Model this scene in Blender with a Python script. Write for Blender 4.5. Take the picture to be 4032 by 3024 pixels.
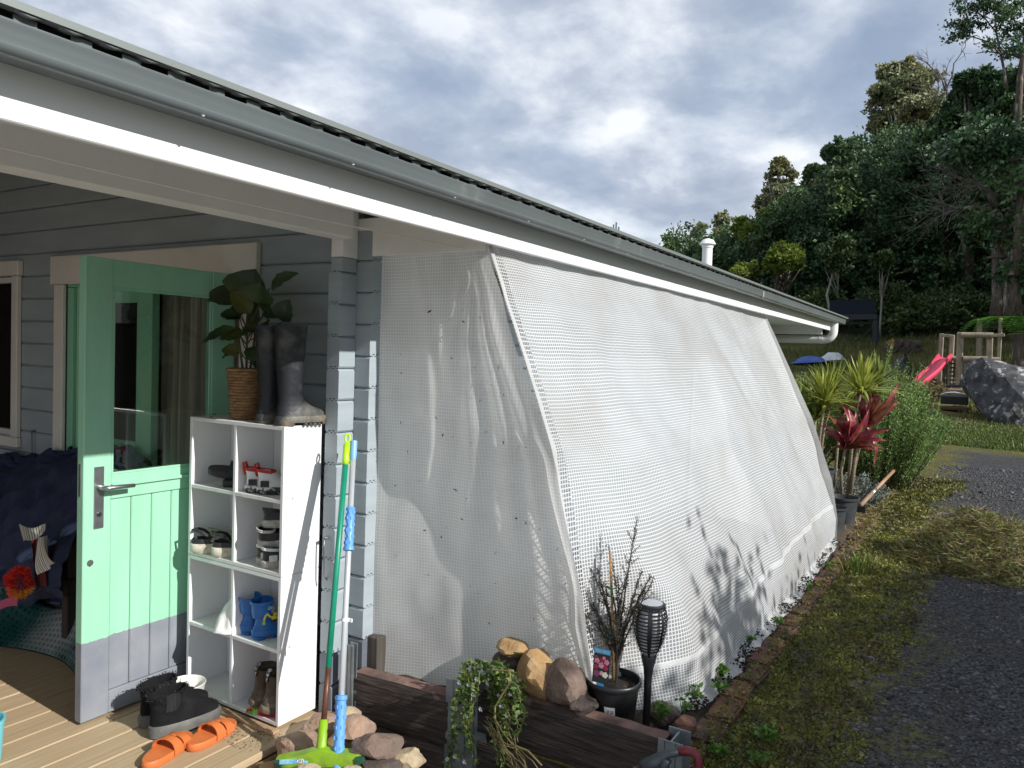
import bpy, bmesh, math, random
import numpy as np
from mathutils import Vector as V, Matrix, noise
SC = bpy.context.scene
for o in list(bpy.data.objects): bpy.data.objects.remove(o)
COL = SC.collection
rnd = random.Random(7)
R_ = math.radians

# ---------------------------------------------------------------- camera
# world: X runs along the eave away from the viewer, Y runs into the house, Z up, deck top at Z = 0
CAMZ = 1.553
_d1 = V((1860, 56, -3028)).normalized()
_up = V((1, -.033, 0)).cross(_d1)
if _up.y < 0: _up = -_up
_up.normalize()
_y = _up.cross(_d1)
CR = Matrix((_d1, _y, _up))                      # camera -> world rotation
cam = bpy.data.objects.new('camera', bpy.data.cameras.new('camera')); COL.objects.link(cam)
cam.matrix_world = Matrix.Translation((0, 0, CAMZ)) @ CR.to_4x4()
cam.data.sensor_width = 36; cam.data.lens = 3028 / 4032 * 36
cam.data.clip_start = .05; cam.data.clip_end = 3000
SC.camera = cam
def ray(u, v):                                   # direction of a point in the picture (2212 x 1659 scale)
    return CR @ V((u * 1.8228 - 2016, 1512 - v * 1.8228, -3028))
def PX(u, v, X): r = ray(u, v); t = X / r.x; return V((X, r.y * t, r.z * t + CAMZ))
def PY(u, v, Y): r = ray(u, v); t = Y / r.y; return V((r.x * t, Y, r.z * t + CAMZ))
def PZ(u, v, Z): r = ray(u, v); t = (Z - CAMZ) / r.z; return V((r.x * t, r.y * t, Z))

# ---------------------------------------------------------------- sun, sky, exposure
SUN = V((-.05, -1, .60)).normalized()
ELEV = math.asin(SUN.z)
sl = bpy.data.lights.new('sun', 'SUN'); sl.energy = 4.2; sl.angle = R_(.6); sl.color = (1, .975, .935)
so = bpy.data.objects.new('sun', sl); COL.objects.link(so)
so.rotation_euler = SUN.to_track_quat('Z', 'Y').to_euler(); so.location = (0, -30, 20)
W = bpy.data.worlds.new('World'); SC.world = W; W.use_nodes = True
nt = W.node_tree; N = nt.nodes; L = nt.links; N.clear()
def wn(t, **k):
    n = N.new(t)
    for a, b in k.items(): setattr(n, a, b)
    return n
wo = wn('ShaderNodeOutputWorld'); bg = wn('ShaderNodeBackground'); bg.inputs[1].default_value = .10
L.new(bg.outputs[0], wo.inputs[0])
sky = wn('ShaderNodeTexSky', sky_type='NISHITA'); sky.sun_disc = False
sky.sun_elevation = ELEV; sky.sun_rotation = math.pi; sky.air_density = 1.0; sky.dust_density = .6; sky.ozone_density = 2.0
tc = wn('ShaderNodeTexCoord'); sep = wn('ShaderNodeSeparateXYZ'); L.new(tc.outputs['Generated'], sep.inputs[0])
ad = wn('ShaderNodeMath', operation='ADD'); ad.inputs[1].default_value = .30; L.new(sep.outputs[2], ad.inputs[0])
mx = wn('ShaderNodeMath', operation='MAXIMUM'); mx.inputs[1].default_value = .08; L.new(ad.outputs[0], mx.inputs[0])
dv = wn('ShaderNodeVectorMath', operation='DIVIDE'); cb = wn('ShaderNodeCombineXYZ')
for i in range(3): L.new(mx.outputs[0], cb.inputs[i])
L.new(tc.outputs['Generated'], dv.inputs[0]); L.new(cb.outputs[0], dv.inputs[1])
mp = wn('ShaderNodeMapping'); mp.inputs['Location'].default_value = (3.1, 1.7, .4); mp.inputs['Scale'].default_value = (1, 1, .25)
L.new(dv.outputs[0], mp.inputs[0])
def wnoise(sc, det, rough, dist):
    n = wn('ShaderNodeTexNoise'); n.inputs['Scale'].default_value = sc; n.inputs['Detail'].default_value = det
    n.inputs['Roughness'].default_value = rough; n.inputs['Distortion'].default_value = dist
    L.new(mp.outputs[0], n.inputs['Vector']); return n
def wramp(src, stops):
    r = wn('ShaderNodeValToRGB'); e = r.color_ramp.elements
    while len(e) < len(stops): e.new(.5)
    for q, (p, c) in zip(e, stops): q.position = p; q.color = (*c, 1)
    L.new(src, r.inputs[0]); return r
n1 = wnoise(3.5, 8, .55, .12)
cl = wramp(n1.outputs[0], [(.36, (3.1, 3.6, 4.6)), (.47, (4.0, 4.5, 5.4)), (.54, (5.3, 5.75, 6.5)), (.64, (7.4, 7.7, 8.1))])
n2 = wnoise(1.1, 4, .45, .1)
cov = wramp(n2.outputs[0], [(.34, (.6, .6, .6)), (.46, (.98, .98, .98))])
mxr = wn('ShaderNodeMix', data_type='RGBA'); L.new(cov.outputs[0], mxr.inputs[0]); L.new(sky.outputs[0], mxr.inputs[6]); L.new(cl.outputs[0], mxr.inputs[7])
L.new(mxr.outputs[2], bg.inputs[0])
vs = SC.view_settings; vs.view_transform = 'Standard'; vs.look = 'None'; vs.exposure = .42; vs.gamma = 1; vs.use_curve_mapping = False

cy = SC.cycles; cy.max_bounces = 8; cy.diffuse_bounces = 4; cy.glossy_bounces = 3; cy.transmission_bounces = 4; cy.transparent_max_bounces = 14

# ---------------------------------------------------------------- materials
_m = {}
def mat(name, col, rough=.6, col2=None, scale=8., detail=5., lo=.38, hi=.62, bump=0., bscale=40., metal=0., spec=.5, stretch=None,
        col3=None, scale3=2., lo3=.5, hi3=.62, trans=0., island=0., emis=0., coat=0.):
    if name in _m: return _m[name]
    m = bpy.data.materials.new(name); m.use_nodes = True; _m[name] = m
    nt = m.node_tree; N = nt.nodes; L = nt.links; p = N['Principled BSDF']; out = N['Material Output']
    p.inputs['Roughness'].default_value = rough; p.inputs['Metallic'].default_value = metal; p.inputs['Specular IOR Level'].default_value = spec
    if coat: p.inputs['Coat Weight'].default_value = coat
    tc = N.new('ShaderNodeTexCoord'); vec = tc.outputs['Object']
    if stretch:
        mp = N.new('ShaderNodeMapping'); mp.inputs['Scale'].default_value = stretch; L.new(vec, mp.inputs[0]); vec = mp.outputs[0]
    def ns(sc, det=5., rg=.55):
        n = N.new('ShaderNodeTexNoise'); n.inputs['Scale'].default_value = sc; n.inputs['Detail'].default_value = det
        n.inputs['Roughness'].default_value = rg; L.new(vec, n.inputs['Vector']); return n.outputs[0]
    def rng(src, a, b):
        r = N.new('ShaderNodeMapRange'); r.inputs[1].default_value = a; r.inputs[2].default_value = b; L.new(src, r.inputs[0]); return r.outputs[0]
    def mix(f, a, b):
        x = N.new('ShaderNodeMix'); x.data_type = 'RGBA'
        L.new(f, x.inputs[0])
        for i, c in ((6, a), (7, b)):
            if isinstance(c, tuple): x.inputs[i].default_value = (*c, 1)
            else: L.new(c, x.inputs[i])
        return x.outputs[2]
    c = col
    if col2: c = mix(rng(ns(scale, detail), lo, hi), col, col2)
    if col3: c = mix(rng(ns(scale3, 6, .62), lo3, hi3), c, col3)
    if island:
        g = N.new('ShaderNodeNewGeometry'); hv = N.new('ShaderNodeHueSaturation')
        L.new(rng_(N, L, g.outputs['Random Per Island'], 1 - island, 1 + island), hv.inputs['Value'])
        if isinstance(c, tuple): hv.inputs['Color'].default_value = (*c, 1)
        else: L.new(c, hv.inputs['Color'])
        c = hv.outputs[0]
    if isinstance(c, tuple): p.inputs['Base Color'].default_value = (*c, 1)
    else: L.new(c, p.inputs['Base Color'])
    if bump:
        b = N.new('ShaderNodeBump'); b.inputs['Strength'].default_value = min(1, bump); b.inputs['Distance'].default_value = .01
        L.new(ns(bscale, 6, .6), b.inputs['Height']); L.new(b.outputs[0], p.inputs['Normal'])
    if trans:
        t = N.new('ShaderNodeBsdfTranslucent'); ms = N.new('ShaderNodeMixShader'); ms.inputs[0].default_value = trans
        if isinstance(c, tuple): t.inputs[0].default_value = (*c, 1)
        else: L.new(c, t.inputs[0])
        L.new(p.outputs[0], ms.inputs[1]); L.new(t.outputs[0], ms.inputs[2]); L.new(ms.outputs[0], out.inputs[0])
    return m
def rng_(N, L, src, a, b):
    r = N.new('ShaderNodeMapRange'); r.inputs[3].default_value = a; r.inputs[4].default_value = b; L.new(src, r.inputs[0]); return r.outputs[0]

def mesh_mat(name, film_t, thread_t, col, n_u, n_v, width, filmc=.80, tlf=.42):
    """scrim-reinforced plastic sheet: clear film with a grid of white threads, laid out on the sheet's own UV"""
    m = bpy.data.materials.new(name); m.use_nodes = True; nt = m.node_tree; N = nt.nodes; L = nt.links
    out = N['Material Output']; p = N['Principled BSDF']
    uv = N.new('ShaderNodeUVMap'); s = N.new('ShaderNodeSeparateXYZ'); L.new(uv.outputs[0], s.inputs[0])
    def math_(op, a, b=None, c=None):
        n = N.new('ShaderNodeMath'); n.operation = op
        for i, x in enumerate((a, b, c)):
            if x is None: continue
            if isinstance(x, (int, float)): n.inputs[i].default_value = x
            else: L.new(x, n.inputs[i])
        return n.outputs[0]
    def line(c, n):
        f = math_('FRACT', math_('MULTIPLY', c, n)); a = math_('ABSOLUTE', math_('SUBTRACT', f, .5))
        r = N.new('ShaderNodeMapRange'); r.inputs[1].default_value = .5 - width; r.inputs[2].default_value = .5 - width * .75; L.new(a, r.inputs[0]); return r.outputs[0]
    g = math_('MAXIMUM', line(s.outputs[0], n_u), line(s.outputs[1], n_v))
    tc = N.new('ShaderNodeTexCoord'); no = N.new('ShaderNodeTexNoise'); no.inputs['Scale'].default_value = 2.2; no.inputs['Detail'].default_value = 6; L.new(tc.outputs['Object'], no.inputs[0])
    dirt = N.new('ShaderNodeMapRange'); dirt.inputs[1].default_value = .45; dirt.inputs[2].default_value = .75; L.new(no.outputs[0], dirt.inputs[0])
    mc = N.new('ShaderNodeMix'); mc.data_type = 'RGBA'; L.new(dirt.outputs[0], mc.inputs[0]); mc.inputs[6].default_value = (*col, 1); mc.inputs[7].default_value = (.74, .73, .71, 1)
    fc = N.new('ShaderNodeMix'); fc.data_type = 'RGBA'; fc.blend_type = 'MULTIPLY'; fc.inputs[0].default_value = 1; L.new(mc.outputs[2], fc.inputs[6])
    gv = math_('MULTIPLY_ADD', g, 1 - filmc, filmc); cbn = N.new('ShaderNodeCombineColor')
    for i in range(3): L.new(gv, cbn.inputs[i])
    L.new(cbn.outputs[0], fc.inputs[7]); mc = fc
    L.new(mc.outputs[2], p.inputs['Base Color']); p.inputs['Roughness'].default_value = .42; p.inputs['Specular IOR Level'].default_value = .35
    b = N.new('ShaderNodeBump'); b.inputs['Strength'].default_value = .5; b.inputs['Distance'].default_value = .002; L.new(g, b.inputs['Height']); L.new(b.outputs[0], p.inputs['Normal'])
    tl = N.new('ShaderNodeBsdfTranslucent'); L.new(mc.outputs[2], tl.inputs[0])
    m1 = N.new('ShaderNodeMixShader'); m1.inputs[0].default_value = tlf; L.new(p.outputs[0], m1.inputs[1]); L.new(tl.outputs[0], m1.inputs[2])
    tr = N.new('ShaderNodeBsdfTransparent'); m2 = N.new('ShaderNodeMixShader')
    f = math_('MULTIPLY_ADD', g, thread_t - film_t, film_t); L.new(f, m2.inputs[0])
    L.new(m1.outputs[0], m2.inputs[1]); L.new(tr.outputs[0], m2.inputs[2]); L.new(m2.outputs[0], out.inputs[0]); return m

def glass_mat():
    m = bpy.data.materials.new('pane_glass'); m.use_nodes = True; N = m.node_tree.nodes; L = m.node_tree.links
    g = N.new('ShaderNodeBsdfGlossy'); g.inputs['Roughness'].default_value = .01; t = N.new('ShaderNodeBsdfTransparent'); t.inputs[0].default_value = (.82, .9, .86, 1)
    fr = N.new('ShaderNodeFresnel'); fr.inputs[0].default_value = 1.5; a = N.new('ShaderNodeMath'); a.operation = 'ADD'; a.inputs[1].default_value = .05; L.new(fr.outputs[0], a.inputs[0])
    ms = N.new('ShaderNodeMixShader'); L.new(a.outputs[0], ms.inputs[0]); L.new(t.outputs[0], ms.inputs[1]); L.new(g.outputs[0], ms.inputs[2]); L.new(ms.outputs[0], N['Material Output'].inputs[0]); return m

# ---------------------------------------------------------------- building helpers
ORG = {}
def props(o, label=None, cat=None, group=None, kind=None):
    if label: o['label'] = label
    if cat: o['category'] = cat
    if group: o['group'] = group
    if kind: o['kind'] = kind
    return o
def thing(name, label, cat, loc=(0, 0, 0), group=None):
    o = bpy.data.objects.new(name, None); COL.objects.link(o); o.location = loc; o.empty_display_size = .1
    ORG[o.name] = V(loc); return props(o, label, cat, group)
def link(name, me, m, parent=None, org=None):
    o = bpy.data.objects.new(name, me); COL.objects.link(o)
    if m is not None: me.materials.append(m)
    if parent is not None: o.parent = parent; ORG[o.name] = ORG[parent.name]
    else: o.location = org or (0, 0, 0); ORG[o.name] = V(org or (0, 0, 0))
    return o
class MB:
    def __init__(s, M=None): s.v = []; s.f = []; s.M = M; s.uv = None
    def pt(s, p):
        p = V(p); s.v.append(s.M @ p if s.M else p); return len(s.v) - 1
    def face(s, *ids): s.f.append(tuple(ids))
    def box(s, a, b):
        x0, y0, z0 = (min(a[i], b[i]) for i in range(3)); x1, y1, z1 = (max(a[i], b[i]) for i in range(3))
        n = len(s.v)
        for p in ((x0, y0, z0), (x1, y0, z0), (x1, y1, z0), (x0, y1, z0), (x0, y0, z1), (x1, y0, z1), (x1, y1, z1), (x0, y1, z1)): s.pt(p)
        for q in ((0, 3, 2, 1), (4, 5, 6, 7), (0, 1, 5, 4), (1, 2, 6, 5), (2, 3, 7, 6), (3, 0, 4, 7)): s.f.append(tuple(n + i for i in q))
        return s
    def cbox(s, a, b, c=.004):                   # box with chamfered edges
        a = V(a); b = V(b); lo = V(map(min, a, b)); hi = V(map(max, a, b)); ce = (lo + hi) / 2; h = (hi - lo) / 2
        c = min(c, min(h) * .45); bm = bmesh.new(); bmesh.ops.create_cube(bm, size=2)
        for v in bm.verts: v.co = V((v.co.x * h.x, v.co.y * h.y, v.co.z * h.z)) + ce
        bmesh.ops.bevel(bm, geom=list(bm.edges), offset=c, segments=1, affect='EDGES', profile=.5)
        n = len(s.v); bm.verts.index_update()
        for v in bm.verts: s.pt(v.co)
        for f in bm.faces: s.f.append(tuple(n + v.index for v in f.verts))
        bm.free(); return s
    def rings(s, rings, cap=True, closed=True):  # loft through rings of equal count
        base = []
        for r in rings: base.append([s.pt(p) for p in r])
        k = len(rings[0])
        for a, b in zip(base, base[1:]):
            for i in range(k if closed else k - 1):
                j = (i + 1) % k; s.f.append((a[i], a[j], b[j], b[i]))
        if cap and closed: s.f.append(tuple(reversed(base[0]))); s.f.append(tuple(base[-1]))
        return s
    def tube(s, path, r, n=8, cap=True):
        path = [V(p) for p in path]; k = len(path); rr = r if isinstance(r, (list, tuple)) else [r] * k
        up = None; rings = []
        for i, p in enumerate(path):
            t = (path[min(i + 1, k - 1)] - path[max(i - 1, 0)]).normalized()
            if up is None: up = t.orthogonal().normalized()
            up = (up - t * up.dot(t)); up = up.normalized() if up.length > 1e-6 else t.orthogonal().normalized()
            w = t.cross(up)
            rings.append([p + (up * math.cos(2 * math.pi * j / n) + w * math.sin(2 * math.pi * j / n)) * rr[i] for j in range(n)])
        return s.rings(rings, cap)
    def lathe(s, prof, c=(0, 0, 0), n=20, cap=True):
        c = V(c); return s.rings([[c + V((r * math.cos(2 * math.pi * j / n), r * math.sin(2 * math.pi * j / n), z)) for j in range(n)] for r, z in prof], cap)
    def grid(s, fn, nu, nv, uv=False):
        n = len(s.v); 
        if uv and s.uv is None: s.uv = []
        for j in range(nv + 1):
            for i in range(nu + 1):
                s.pt(fn(i / nu, j / nv))
        for j in range(nv):
            for i in range(nu):
                a = n + j * (nu + 1) + i; s.f.append((a, a + 1, a + nu + 2, a + nu + 1))
        return s
    def mesh(s, name, org=V((0, 0, 0)), smooth=False):
        me = bpy.data.meshes.new(name); me.from_pydata([tuple(v - org) for v in s.v], [], s.f); me.update()
        if smooth:
            me.polygons.foreach_set('use_smooth', [True] * len(me.polygons))
        return me
    def build(s, name, m, parent=None, smooth=False, org=None, auto=None):
        o_ = ORG[parent.name] if parent is not None else V(org or (0, 0, 0))
        me = s.mesh(name, o_, smooth)
        if auto: 
            me.polygons.foreach_set('use_smooth', [True] * len(me.polygons)); me.set_sharp_from_angle(angle=R_(auto))
        return link(name, me, m, parent, org)
def beam(mb, a, b, w, h, c=.003):                # squared timber from a to b
    a = V(a); b = V(b); t = (b - a); Ln = t.length; t.normalize()
    up = V((0, 0, 1)) if abs(t.z) < .9 else V((1, 0, 0)); y = up.cross(t).normalized(); z = t.cross(y)
    M = Matrix(((t.x, y.x, z.x, a.x), (t.y, y.y, z.y, a.y), (t.z, y.z, z.z, a.z), (0, 0, 0, 1)))
    old = mb.M; mb.M = (old @ M) if old else M; mb.cbox((0, -w / 2, -h / 2), (Ln, w / 2, h / 2), c); mb.M = old
    return mb
def one(name, label, cat, mb, m, org, group=None, smooth=False, kind=None, auto=None):
    return props(mb.build(name, m, None, smooth, org=org, auto=auto), label, cat, group, kind)
def nz(p, s=1.): return noise.noise(V(p) * s)
def cards(name, P, D, Nn, ln, wd, m, parent=None, org=(0, 0, 0), bend=.0):
    """many small leaves as one mesh: P base points, D directions, Nn side vectors, ln / wd sizes (numpy)"""
    P = np.asarray(P, float); D = np.asarray(D, float); S = np.asarray(Nn, float)
    S = S - D * (S * D).sum(1, keepdims=True); S /= np.linalg.norm(S, axis=1, keepdims=True) + 1e-9
    K = np.cross(D, S); ln = np.asarray(ln).reshape(-1, 1); wd = np.asarray(wd).reshape(-1, 1); k = len(P)
    o_ = ORG[parent.name] if parent is not None else V(org)
    vv = np.stack([P, P + D * ln * .45 + S * wd * .5 + K * ln * bend, P + D * ln, P + D * ln * .45 - S * wd * .5 + K * ln * bend], 1).reshape(-1, 3) - np.array(o_)
    me = bpy.data.meshes.new(name); me.vertices.add(4 * k); me.vertices.foreach_set('co', vv.ravel().astype(np.float32))
    tri = (np.arange(k)[:, None] * 4 + np.array([[0, 1, 2, 0, 2, 3]])).ravel()
    me.loops.add(6 * k); me.loops.foreach_set('vertex_index', tri.astype(np.int32))
    me.polygons.add(2 * k); me.polygons.foreach_set('loop_start', np.arange(0, 6 * k, 3, dtype=np.int32)); me.polygons.foreach_set('loop_total', np.full(2 * k, 3, np.int32))
    me.update(calc_edges=True); return link(name, me, m, parent, None if parent is not None else org)
def rdirs(g, n, up=0.):
    d = g.normal(size=(n, 3)); d[:, 2] += up; return d / np.linalg.norm(d, axis=1, keepdims=True)
def copy_tree(o, parent=None):
    c = o.copy(); COL.objects.link(c); c.parent = parent
    for ch in o.children: copy_tree(ch, c)
    return c
def smooth01(a, b, x):
    t = min(1, max(0, (x - a) / (b - a))); return t * t * (3 - 2 * t)

# ================================================================ THE SETTING
def gz(x, y):
    z = .10 + .047 * min(max(x - 8, 0), 17) + .13 * min(max(x - 25, 0), 15)
    t = y / max(x, 1)
    z += .42 * min(max(x - 40, 0), 70) * (1 - .88 * smooth01(-.03, .34, t))
    z += .45 * min(max(-y - 6, 0), 60) * smooth01(16, 30, x)
    pit = smooth01(2.62, 2.56, x) * smooth01(.62, 1.0, y)
    if x < 2: pit = max(pit, smooth01(2.0, 1.4, x) * smooth01(-2.4, -1.7, y))
    z -= .26 * pit
    if x > 8: z += .10 * nz((x * .35, y * .35, 0)) * min(1, (x - 8) / 10)
    return z + .010 * nz((x * 2.1, y * 2.1, 3))
def axis(parts):
    out = []
    for a, b, st in parts: out += list(np.arange(a, b, st))
    return out + [parts[-1][1]]
def ground_mesh():
    xs = axis([(-60, -6, 6), (-6, 1.8, .5), (1.8, 6.5, .07), (6.5, 12, .2), (12, 30, .6), (30, 80, 2.5), (80, 400, 20)])
    ys = axis([(-160, -12, 8), (-12, -1.2, .6), (-1.2, 2.4, .08), (2.4, 14, .7), (14, 60, 3), (60, 240, 15)])
    mb = MB()
    for y in ys:
        for x in xs: mb.pt((x, y, gz(x, y)))
    k = len(xs)
    for j in range(len(ys) - 1):
        for i in range(k - 1): a = j * k + i; mb.face(a, a + 1, a + k + 1, a + k)
    return mb
def ground_mat():
    m = bpy.data.materials.new('gravel_ground'); m.use_nodes = True; nt = m.node_tree; N = nt.nodes; L = nt.links; p = N['Principled BSDF']
    tc = N.new('ShaderNodeTexCoord'); s = N.new('ShaderNodeSeparateXYZ'); L.new(tc.outputs['Object'], s.inputs[0])
    def ns(sc, d=5, r=.6):
        n = N.new('ShaderNodeTexNoise'); n.inputs['Scale'].default_value = sc; n.inputs['Detail'].default_value = d; n.inputs['Roughness'].default_value = r; L.new(tc.outputs['Object'], n.inputs[0]); return n.outputs[0]
    def rg(v, a, b, c=0, d=1):
        r = N.new('ShaderNodeMapRange'); r.inputs[1].default_value = a; r.inputs[2].default_value = b; r.inputs[3].default_value = c; r.inputs[4].default_value = d; L.new(v, r.inputs[0]); return r.outputs[0]
    def mix(f, a, b):
        x = N.new('ShaderNodeMix'); x.data_type = 'RGBA'; L.new(f, x.inputs[0])
        for i, c in ((6, a), (7, b)):
            if isinstance(c, tuple): x.inputs[i].default_value = (*c, 1)
            else: L.new(c, x.inputs[i])
        return x.outputs[2]
    def mt(op, a, b):
        n = N.new('ShaderNodeMath'); n.operation = op
        for i, x in enumerate((a, b)):
            if isinstance(x, (int, float)): n.inputs[i].default_value = x
            else: L.new(x, n.inputs[i])
        return n.outputs[0]
    vo = N.new('ShaderNodeTexVoronoi'); vo.inputs['Scale'].default_value = 75; L.new(tc.outputs['Object'], vo.inputs['Vector'])
    vs_ = N.new('ShaderNodeSeparateColor'); L.new(vo.outputs['Color'], vs_.inputs[0])
    stone = mix(rg(vs_.outputs[0], .1, 1), (.022, .022, .024), (.105, .105, .11))
    stone = mix(rg(ns(1.2), .45, .7), stone, (.06, .055, .05))
    moss = mix(rg(ns(34, 4), .35, .65), (.050, .045, .014), (.20, .19, .035))
    edge = mt('ADD', s.outputs[1], rg(ns(2.6), .2, .8, -.35, .35))
    xx = mt('ADD', s.outputs[0], rg(ns(1.7), .2, .8, -.5, .5))
    fm = mt('MULTIPLY', rg(edge, .12, .42), rg(ns(9, 6), .33, .55))
    fm2 = mt('MULTIPLY', rg(xx, 13.0, 13.8), rg(ns(1.1, 6), .3, .45))
    fm = mt('MAXIMUM', fm, fm2)
    c = mix(fm, stone, moss)
    grass = mix(rg(ns(.9, 6), .35, .65), (.075, .085, .018), (.16, .13, .045))
    c = mix(rg(xx, 13.8, 17), c, grass)
    c = mix(rg(s.outputs[0], 35, 42), c, (.022, .030, .012))
    c = mix(mt('MULTIPLY', rg(s.outputs[1], -3.6, -4.6), rg(s.outputs[0], 30, 20)), c, (.15, .17, .055))  # unseen ground across the drive, lightened to bounce light at the door
    c = mix(mt('MULTIPLY', rg(s.outputs[0], 2.62, 2.54), rg(s.outputs[1], .5, .9)), c, (.035, .028, .02))
    L.new(c, p.inputs['Base Color']); p.inputs['Roughness'].default_value = .9; p.inputs['Specular IOR Level'].default_value = .2
    b = N.new('ShaderNodeBump'); b.inputs['Strength'].default_value = .9; b.inputs['Distance'].default_value = .012
    L.new(mt('ADD', mt('MULTIPLY', vo.outputs['Distance'], -1.2), ns(60, 6)), b.inputs['Height']); L.new(b.outputs[0], p.inputs['Normal']); return m
g_ = ground_mesh().build('ground', ground_mat(), smooth=True); props(g_, kind='structure')

def lerp_(a, b, t): return a + (b - a) * t
# soil of the garden bed behind the sleeper wall, under the sheet
soil = mat('soil', (.030, .022, .015), .95, (.075, .052, .032), 22, bump=1, bscale=55)
mb = MB(); mb.grid(lambda u, v: V((2.5 + 5.6 * u, .885 + 1.40 * v, (.130 if v < .1 else .15) + .03 * nz((u * 30, v * 8, 1)) - (.05 if v < .02 else 0))), 90, 24)
props(mb.build('garden_bed', soil, smooth=True), kind='structure')

# ---------------------------------------------------------------- deck
deckm = mat('deck_timber', (.37, .265, .155), .62, (.47, .36, .225), 5, stretch=(.30, 22, 6), lo=.3, hi=.7, bump=.2, bscale=22, col3=(.25, .185, .11), scale3=4.2, lo3=.56, hi3=.75)
deck = MB().box((-1.3, 2.30, -.11), (2.425, 6.45, -.03)).build('deck', mat('deck_frame', (.10, .07, .045), .8)); props(deck, kind='structure')
bw = .139; k = 0; y = 2.286
def ext(profile, a, b, axis='x', mb=None):       # extrude a 2D outline along an axis
    mb = mb or MB(); n = len(profile)
    f = (lambda t, p: (t, p[0], p[1])) if axis == 'x' else ((lambda t, p: (p[0], t, p[1])) if axis == 'y' else (lambda t, p: (p[0], p[1], t)))
    A = [mb.pt(f(a, p)) for p in profile]; B = [mb.pt(f(b, p)) for p in profile]
    for i in range(n): j = (i + 1) % n; mb.face(A[i], A[j], B[j], B[i])
    mb.face(*reversed(A)); mb.face(*B); return mb
while y < 6.4:
    w = bw - .005; pr = [(y, -.028), (y + w, -.028), (y + w, -.003)]
    ng = 1
    for q in range(ng):                          # fine grooves along the board
        yy = y + w * (1 - (q + .5) / ng); pr += [(yy + .060, 0), (yy - .059, 0), (yy - .062, -.0005)]
    pr = pr[:-2] + [(y + .003, 0), (y, -.003)]
    ext(pr, -1.3, 2.42, 'x').build('deck_board', deckm, deck); y += bw
edge_t = mat('edge_timber', (.46, .30, .17), .7, (.30, .19, .11), 4, stretch=(.5, 10, 10), bump=.3)
MB().cbox((-1.3, 2.262, -.075), (2.33, 2.284, -.032), .003).build('edge_strip', mat('edge_brown', (.22, .13, .07), .7, (.12, .07, .04), 5), deck)
MB().cbox((-1.3, 2.255, -.20), (2.31, 2.280, -.079), .003).build('edge_board', edge_t, deck)

# unseen pale slab added before the deck to bounce sunlight into the porch
bounce_slab = MB().grid(lambda u, v: V((lerp_(-7, 1.75, u), lerp_(-1.6, 2.2, v), -.135 + .004 * nz((u * 9, v * 6, 1)))), 12, 8)
props(bounce_slab.build('path', mat('bounce_concrete', (.37, .36, .345), .9, (.30, .29, .28), 2.5, bump=.4), smooth=True), kind='structure')

# ---------------------------------------------------------------- house
house = thing('house', 'low grey timber cabin with mint green double door, white trim and dark roof gutter', 'house', (4, 3.5, 0))
grey = mat('wall_grey', (.33, .38, .405), .62, (.295, .34, .365), 3, bump=.12, bscale=60, stretch=(1, 1, 5))
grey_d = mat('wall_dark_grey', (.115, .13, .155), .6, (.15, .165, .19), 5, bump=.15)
white = mat('white_paint', (.84, .83, .81), .5, (.78, .77, .75), 3, bump=.08, bscale=50, col3=(.60, .56, .48), scale3=4, lo3=.66, hi3=.82)
white_f = mat('white_fascia', (.80, .80, .79), .45, (.76, .76, .75), 2, stretch=(.3, 3, 3), bump=.06)
PITCH = .1338; Z0 = 1.927 - 15 * PITCH          # bottom of the lowest course
T = .07
def board_prof(h, T):
    g = h - .0035
    return [(0, .008), (.007, 0), (.018, 0), (.018, .009), (.030, .009), (.030, 0), (.040, 0), (.040, .009), (.052, .009), (.052, 0), (T - .007, 0), (T, .008),
            (T, g - .008), (T - .007, g), (.051, g), (.051, g + .008), (.041, g + .008), (.041, g), (.029, g), (.029, g + .008), (.019, g + .008), (.019, g), (.007, g), (0, g - .008)]
def board(z, a, b, pos, axis, parent, h=PITCH, flip=1):
    pr = [(pos + flip * t, z + q) for t, q in board_prof(h, T)]
    if flip < 0: pr.reverse()
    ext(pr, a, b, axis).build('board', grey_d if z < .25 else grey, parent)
# wall with the doors, faces the viewer (X = 2.43)
XW = 2.43
wall_f = MB().box((XW + .071, 4.62, .02), (XW + .075, 6.5, 2.55)).build('wall', mat('lining', (.25, .22, .19), .8), house)
OPEN = [(2.95, 4.53, -1, 1.905), (5.06, 5.98, .96, 1.935)]
for k in range(21):
    z0 = Z0 + k * PITCH; z1 = z0 + PITCH
    if z0 > 2.72: break
    ymin = 1.46 + (z1 + .06 - 2.126) / math.tan(R_(9.5))          # stay under the roof slope
    cuts = [o for o in OPEN if o[2] < z1 - .005 and o[3] > z0 + .005]
    a = 2.19; 
    segs = []
    for o in sorted(cuts):
        segs.append((a, o[0], z0, PITCH)); a = o[1]
        if o[3] < z1: segs.append((o[0], o[1], o[3] + .002, z1 - o[3] - .002))
        if o[2] > z0: segs.append((o[0], o[1], z0, o[2] - z0))
    segs.append((a, 6.5, z0, PITCH))
    for a_, b_, zz, hh in segs:
        if z0 > 1.93 and a_ < 2.3: a_ = 2.305
        if z0 > 1.9: a_ = max(a_, ymin)
        if b_ - a_ < .05: continue
        if hh > .1: board(zz, a_ + .0015, b_ - .0015, XW, 'y', wall_f, hh)
        else: MB().cbox((XW, a_, zz), (XW + T, b_, zz + hh - .002), .003).build('board', grey, wall_f)
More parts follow.
